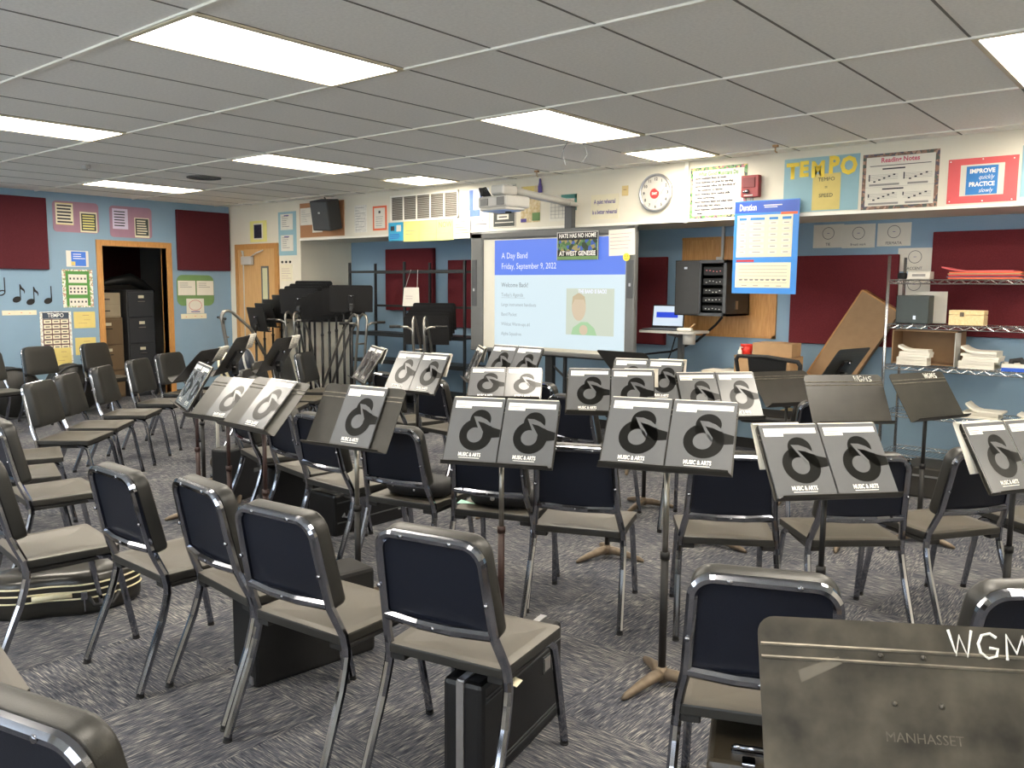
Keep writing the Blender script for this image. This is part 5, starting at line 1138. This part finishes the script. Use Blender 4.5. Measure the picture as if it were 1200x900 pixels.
# curved case with piping
r = empty('saxophone_case', (-4.275, 1.683, 0), 1.18, 'curved black case with three lines of cream piping at the left edge', 'instrument case')
out = []
for i in range(48):
    a = 2 * PI * i / 48; ca, sa = math.cos(a), math.sin(a)
    x = .36 * ca; wdt = .165 - .035 * math.cos(2 * a) + .03 * ca
    y = wdt * sa * (1 if abs(sa) > .0 else 1); y = y * (1 - .25 * math.exp(-((x + .05) / .13) ** 2) * (1 if sa < 0 else .2))
    out.append((x, y))
def rg(k, z): return [(x * k, y * k, z) for x, y in out]
b = MB(); b.loft([rg(.93, 0), rg(.99, .02), rg(1, .05), rg(1, .15), rg(.98, .175), rg(.9, .192), rg(.6, .2)], 0, True); b.build('shell', mat('glossy_black_case', (42, 40, 36), .28, noise=.08, scale=60), r)
for z in (.085, .12, .152):
    b = MB(); b.tube([(x * 1.004, y * 1.004, z) for x, y in out], .0045, 6, closed=True); b.build('piping', PIPING, r)
b = MB(); b.tube([(-.12, -.158, .105), (-.03, -.153, .105), (.05, -.166, .105)], .014, 8, flat=1.0); b.build('name_strip', PIPING, r)
b = MB(); b.box((.10, -.186, .10), (.03, .014, .04), bev=.003); b.box((.10, -.194, .055), (.006, .004, .06)); b.build('latch', CHROME, r)
b = MB(); b.tube([(.12, -.18, .09), (.14, -.222, .06), (.22, -.222, .055), (.25, -.165, .09)], .009, 8); b.build('handle', RUBBER, r)
# case with silver script
r = hard_case('trombone_case', -4.33, 3.62, .03, .26, .66, .27, 'black case with silver scrawl lettering beside the chairs of the second row', mat('gloss_black', (20, 20, 21), .3, noise=.05, scale=40), False)
b = MB(); b.box((.131, 0, .085), (.006, .62, .008)); b.box((.131, 0, .215), (.006, .62, .008)); b.build('edge_lines', GREYD, r)
b = MB(); P = [(.134, -.27 + .012 * i + .006 * math.sin(i * 2.1), .12 + .002 * i + .022 * math.sin(i * 1.7) * (.4 + .6 * abs(math.sin(i * .9)))) for i in range(26)]
b.tube(P, .0055, 6); b.build('silver_scrawl', SILVER, r)
b = MB(); b.tube([(.134, .20, .11), (.134, .22, .16), (.134, .25, .175), (.134, .27, .15), (.134, .25, .13)], .008, 6); b.box((.134, .26, .075), (.008, .08, .01)); b.build('silver_mark', SILVER, r)
r = hard_case('box_case', -4.884, 3.539, -.289, .25, .50, .36, 'black case standing on the floor under the leftmost second row chair', BLKCASE, False); b = MB(); b.box((.126, .1, .2), (.004, .1, .03)); b.build('name_plate', GREYD, r)
r = hard_case('box_case', -5.55, 3.50, .3, .16, .45, .40, 'narrow black case standing behind the glare-lit folder stands', BLKCASE, False); b = MB(); b.box((.081, .1, .2), (.004, .1, .03)); b.build('name_plate', GREYD, r)
# soft cases lying on chair seats
def soft(name, x, y, rz, label):
    r = empty(name, (x, y, .448), rz, label, 'soft case'); n = 24
    def rg(kx, ky, z): return [(kx * math.copysign(abs(math.cos(2 * PI * i / n)) ** .6, math.cos(2 * PI * i / n)), ky * math.copysign(abs(math.sin(2 * PI * i / n)) ** .6, math.sin(2 * PI * i / n)), z) for i in range(n)]
    b = MB(); b.loft([rg(.17, .10, 0), rg(.185, .115, .02), rg(.19, .12, .05), rg(.18, .11, .08), rg(.14, .08, .092)], 0, True); b.build('bag', mat('soft_black', (24, 24, 27), .6, noise=.08, scale=120), r)
    return r
r = soft('soft_case', -3.33, 3.21, .196, 'black soft case lying on the seat beside the single-folder stand'); b = MB(); b.sphere((.04, -.119, .04), .006, 0, 8); b.sphere((-.1, -.117, .05), .006, 0, 8); b.build('snap', SILVER, r)
r = soft('soft_case', -2.83, 3.35, .338, 'black bag with round snaps lying on a second row seat'); b = MB(); b.cyl((-.03, -.116, .045), (-.03, -.124, .045), .012, 12); b.box((.03, -.118, .07), (.035, .006, .012)); b.sphere((.14, -.105, .05), .007, 0, 8); b.build('snap', SILVER, r)
r = empty('mint_paper', (-2.985, 3.21, .4475), .7, 'pale mint paper corner on the seat beside the black bag', 'paper'); b = MB(); b.add([(-.05, -.02, .001), (.05, -.03, .001), (-.03, .05, .004)], [[0, 1, 2]]); b.build('paper', mat('mint_paper', (176, 222, 204), .7, noise=.03, scale=9), r)
# drum on a stand, round footed stand, pedal
r = empty('drum', (-6.98, 4.40, 0), .69, 'small navy drum with pale hoops on a chrome stand', 'drum')
T = Matrix.Translation((0, 0, .83)) @ Matrix.Rotation(PI / 2 - .25, 4, 'Y'); n = 24
b = MB(); b.cyl((0, 0, -.12), (0, 0, .12), .135, n, M=T); b.build('shell', mat('navy_drum', (28, 36, 50), .45, noise=.05, scale=20), r)
for z in (-.12, .115): b = MB(); b.tube([(.14 * math.cos(2 * PI * i / n), .14 * math.sin(2 * PI * i / n), z) for i in range(n)], .010, 8, closed=True, M=T); b.build('hoop', PIPING if z < 0 else LGREY, r)
b = MB(); b.tube([(.1375 * math.cos(2 * PI * i / n), .1375 * math.sin(2 * PI * i / n), -.07) for i in range(n)], .014, 6, closed=True, M=T); b.build('pale_band', PIPING, r)
b = MB(); b.cyl((0, 0, .1), (0, 0, .70), .014, 10)
for k in range(3): a = 2 * PI * k / 3; b.tube([(0, 0, .35), (.25 * math.cos(a), .25 * math.sin(a), .012)], .009, 6)
b.build('stand', CHROME, r)
r = empty('percussion_stand', (-6.52, 3.90, 0), 0, 'pale tube stand with a dark round foot on the carpet', 'stand'); b = MB(); b.sphere((0, 0, .072), .075, 0, 16); b.build('round_foot', BRNCASE, r); b = MB(); b.cyl((.03, -.02, .05), (.03, -.02, .55), .014, 10); b.build('tube', LGREY, r); b = MB(); b.tube([(.03, -.05, .12), (.04, -.06, .09), (.05, -.07, .03)], .018, 8); b.build('fitting', PIPING, r)
r = empty('foot_pedal', (-6.12, 3.60, 0), .6, 'black and chrome foot pedal on the carpet', 'pedal'); b = MB(); b.box((0, 0, .015), (.10, .26, .03), bev=.008); b.build('plate', RUBBER, r); b = MB(); b.box((0, .05, .05), (.05, .08, .03), bev=.008); b.tube([(-.04, .1, .03), (-.04, .1, .10), (.04, .1, .10), (.04, .1, .03)], .008, 6); b.build('chrome_fitting', CHROME, r)
# round cases against the left wall
for (x, y, lab) in ((-10.85, 4.55, 'round black drum case leaning at the wall behind the chair under the tempo chart'), (-10.90, 3.86, 'round black drum case between the two left wall chairs')):
    r = empty('drum_case', (x, y, 0), PI / 2, lab, 'drum case'); b = MB(); b.cyl((0, -.11, .30), (0, .11, .30), .295, 28); b.build('shell', mat('fibre_black', (46, 45, 42), .55, noise=.06, scale=40), r)
    b = MB()
    for yy in (-.11, .11): b.tube([(.295 * math.cos(2 * PI * i / 28), yy, .30 + .295 * math.sin(2 * PI * i / 28)) for i in range(28)], .010, 6, closed=True)
    b.build('rim', GREYD, r)
# ================================================================== WORLD, CAMERA, VIEW
w = bpy.data.worlds.new('daylight_sky'); SC.world = w; w.use_nodes = True
bg = w.node_tree.nodes['Background']; bg.inputs[0].default_value = (.78, .89, 1.0, 1); bg.inputs[1].default_value = 8.0
def make_camera():
    yaw, pitch, roll = 0.69539, 0.112627, -0.0070538
    f = Vector((-math.sin(yaw) * math.cos(pitch), math.cos(yaw) * math.cos(pitch), -math.sin(pitch)))
    r = Vector((math.cos(yaw), math.sin(yaw), 0)); d = f.cross(r)
    r2 = r * math.cos(roll) + d * math.sin(roll); d2 = -r * math.sin(roll) + d * math.cos(roll)
    M = Matrix((r2, -d2, -f)).transposed().to_4x4(); M.translation = (0, 0, CAM_H)
    c = bpy.data.cameras.new('camera'); c.sensor_width = 36; c.lens = 997.94 / 1200 * 36; c.clip_start = .05; c.clip_end = 100
    o = bpy.data.objects.new('camera', c); COL.objects.link(o); o.matrix_world = M; SC.camera = o
make_camera()
SC.view_settings.view_transform = 'Standard'; SC.view_settings.look = 'None'
SC.view_settings.exposure = 0.40; SC.view_settings.gamma = 1.0; SC.view_settings.use_curve_mapping = False
SC.cycles.max_bounces = 12; SC.cycles.diffuse_bounces = 8; SC.cycles.glossy_bounces = 4
SC.cycles.use_denoising = True
SC.cycles.sample_clamp_indirect = 6.0
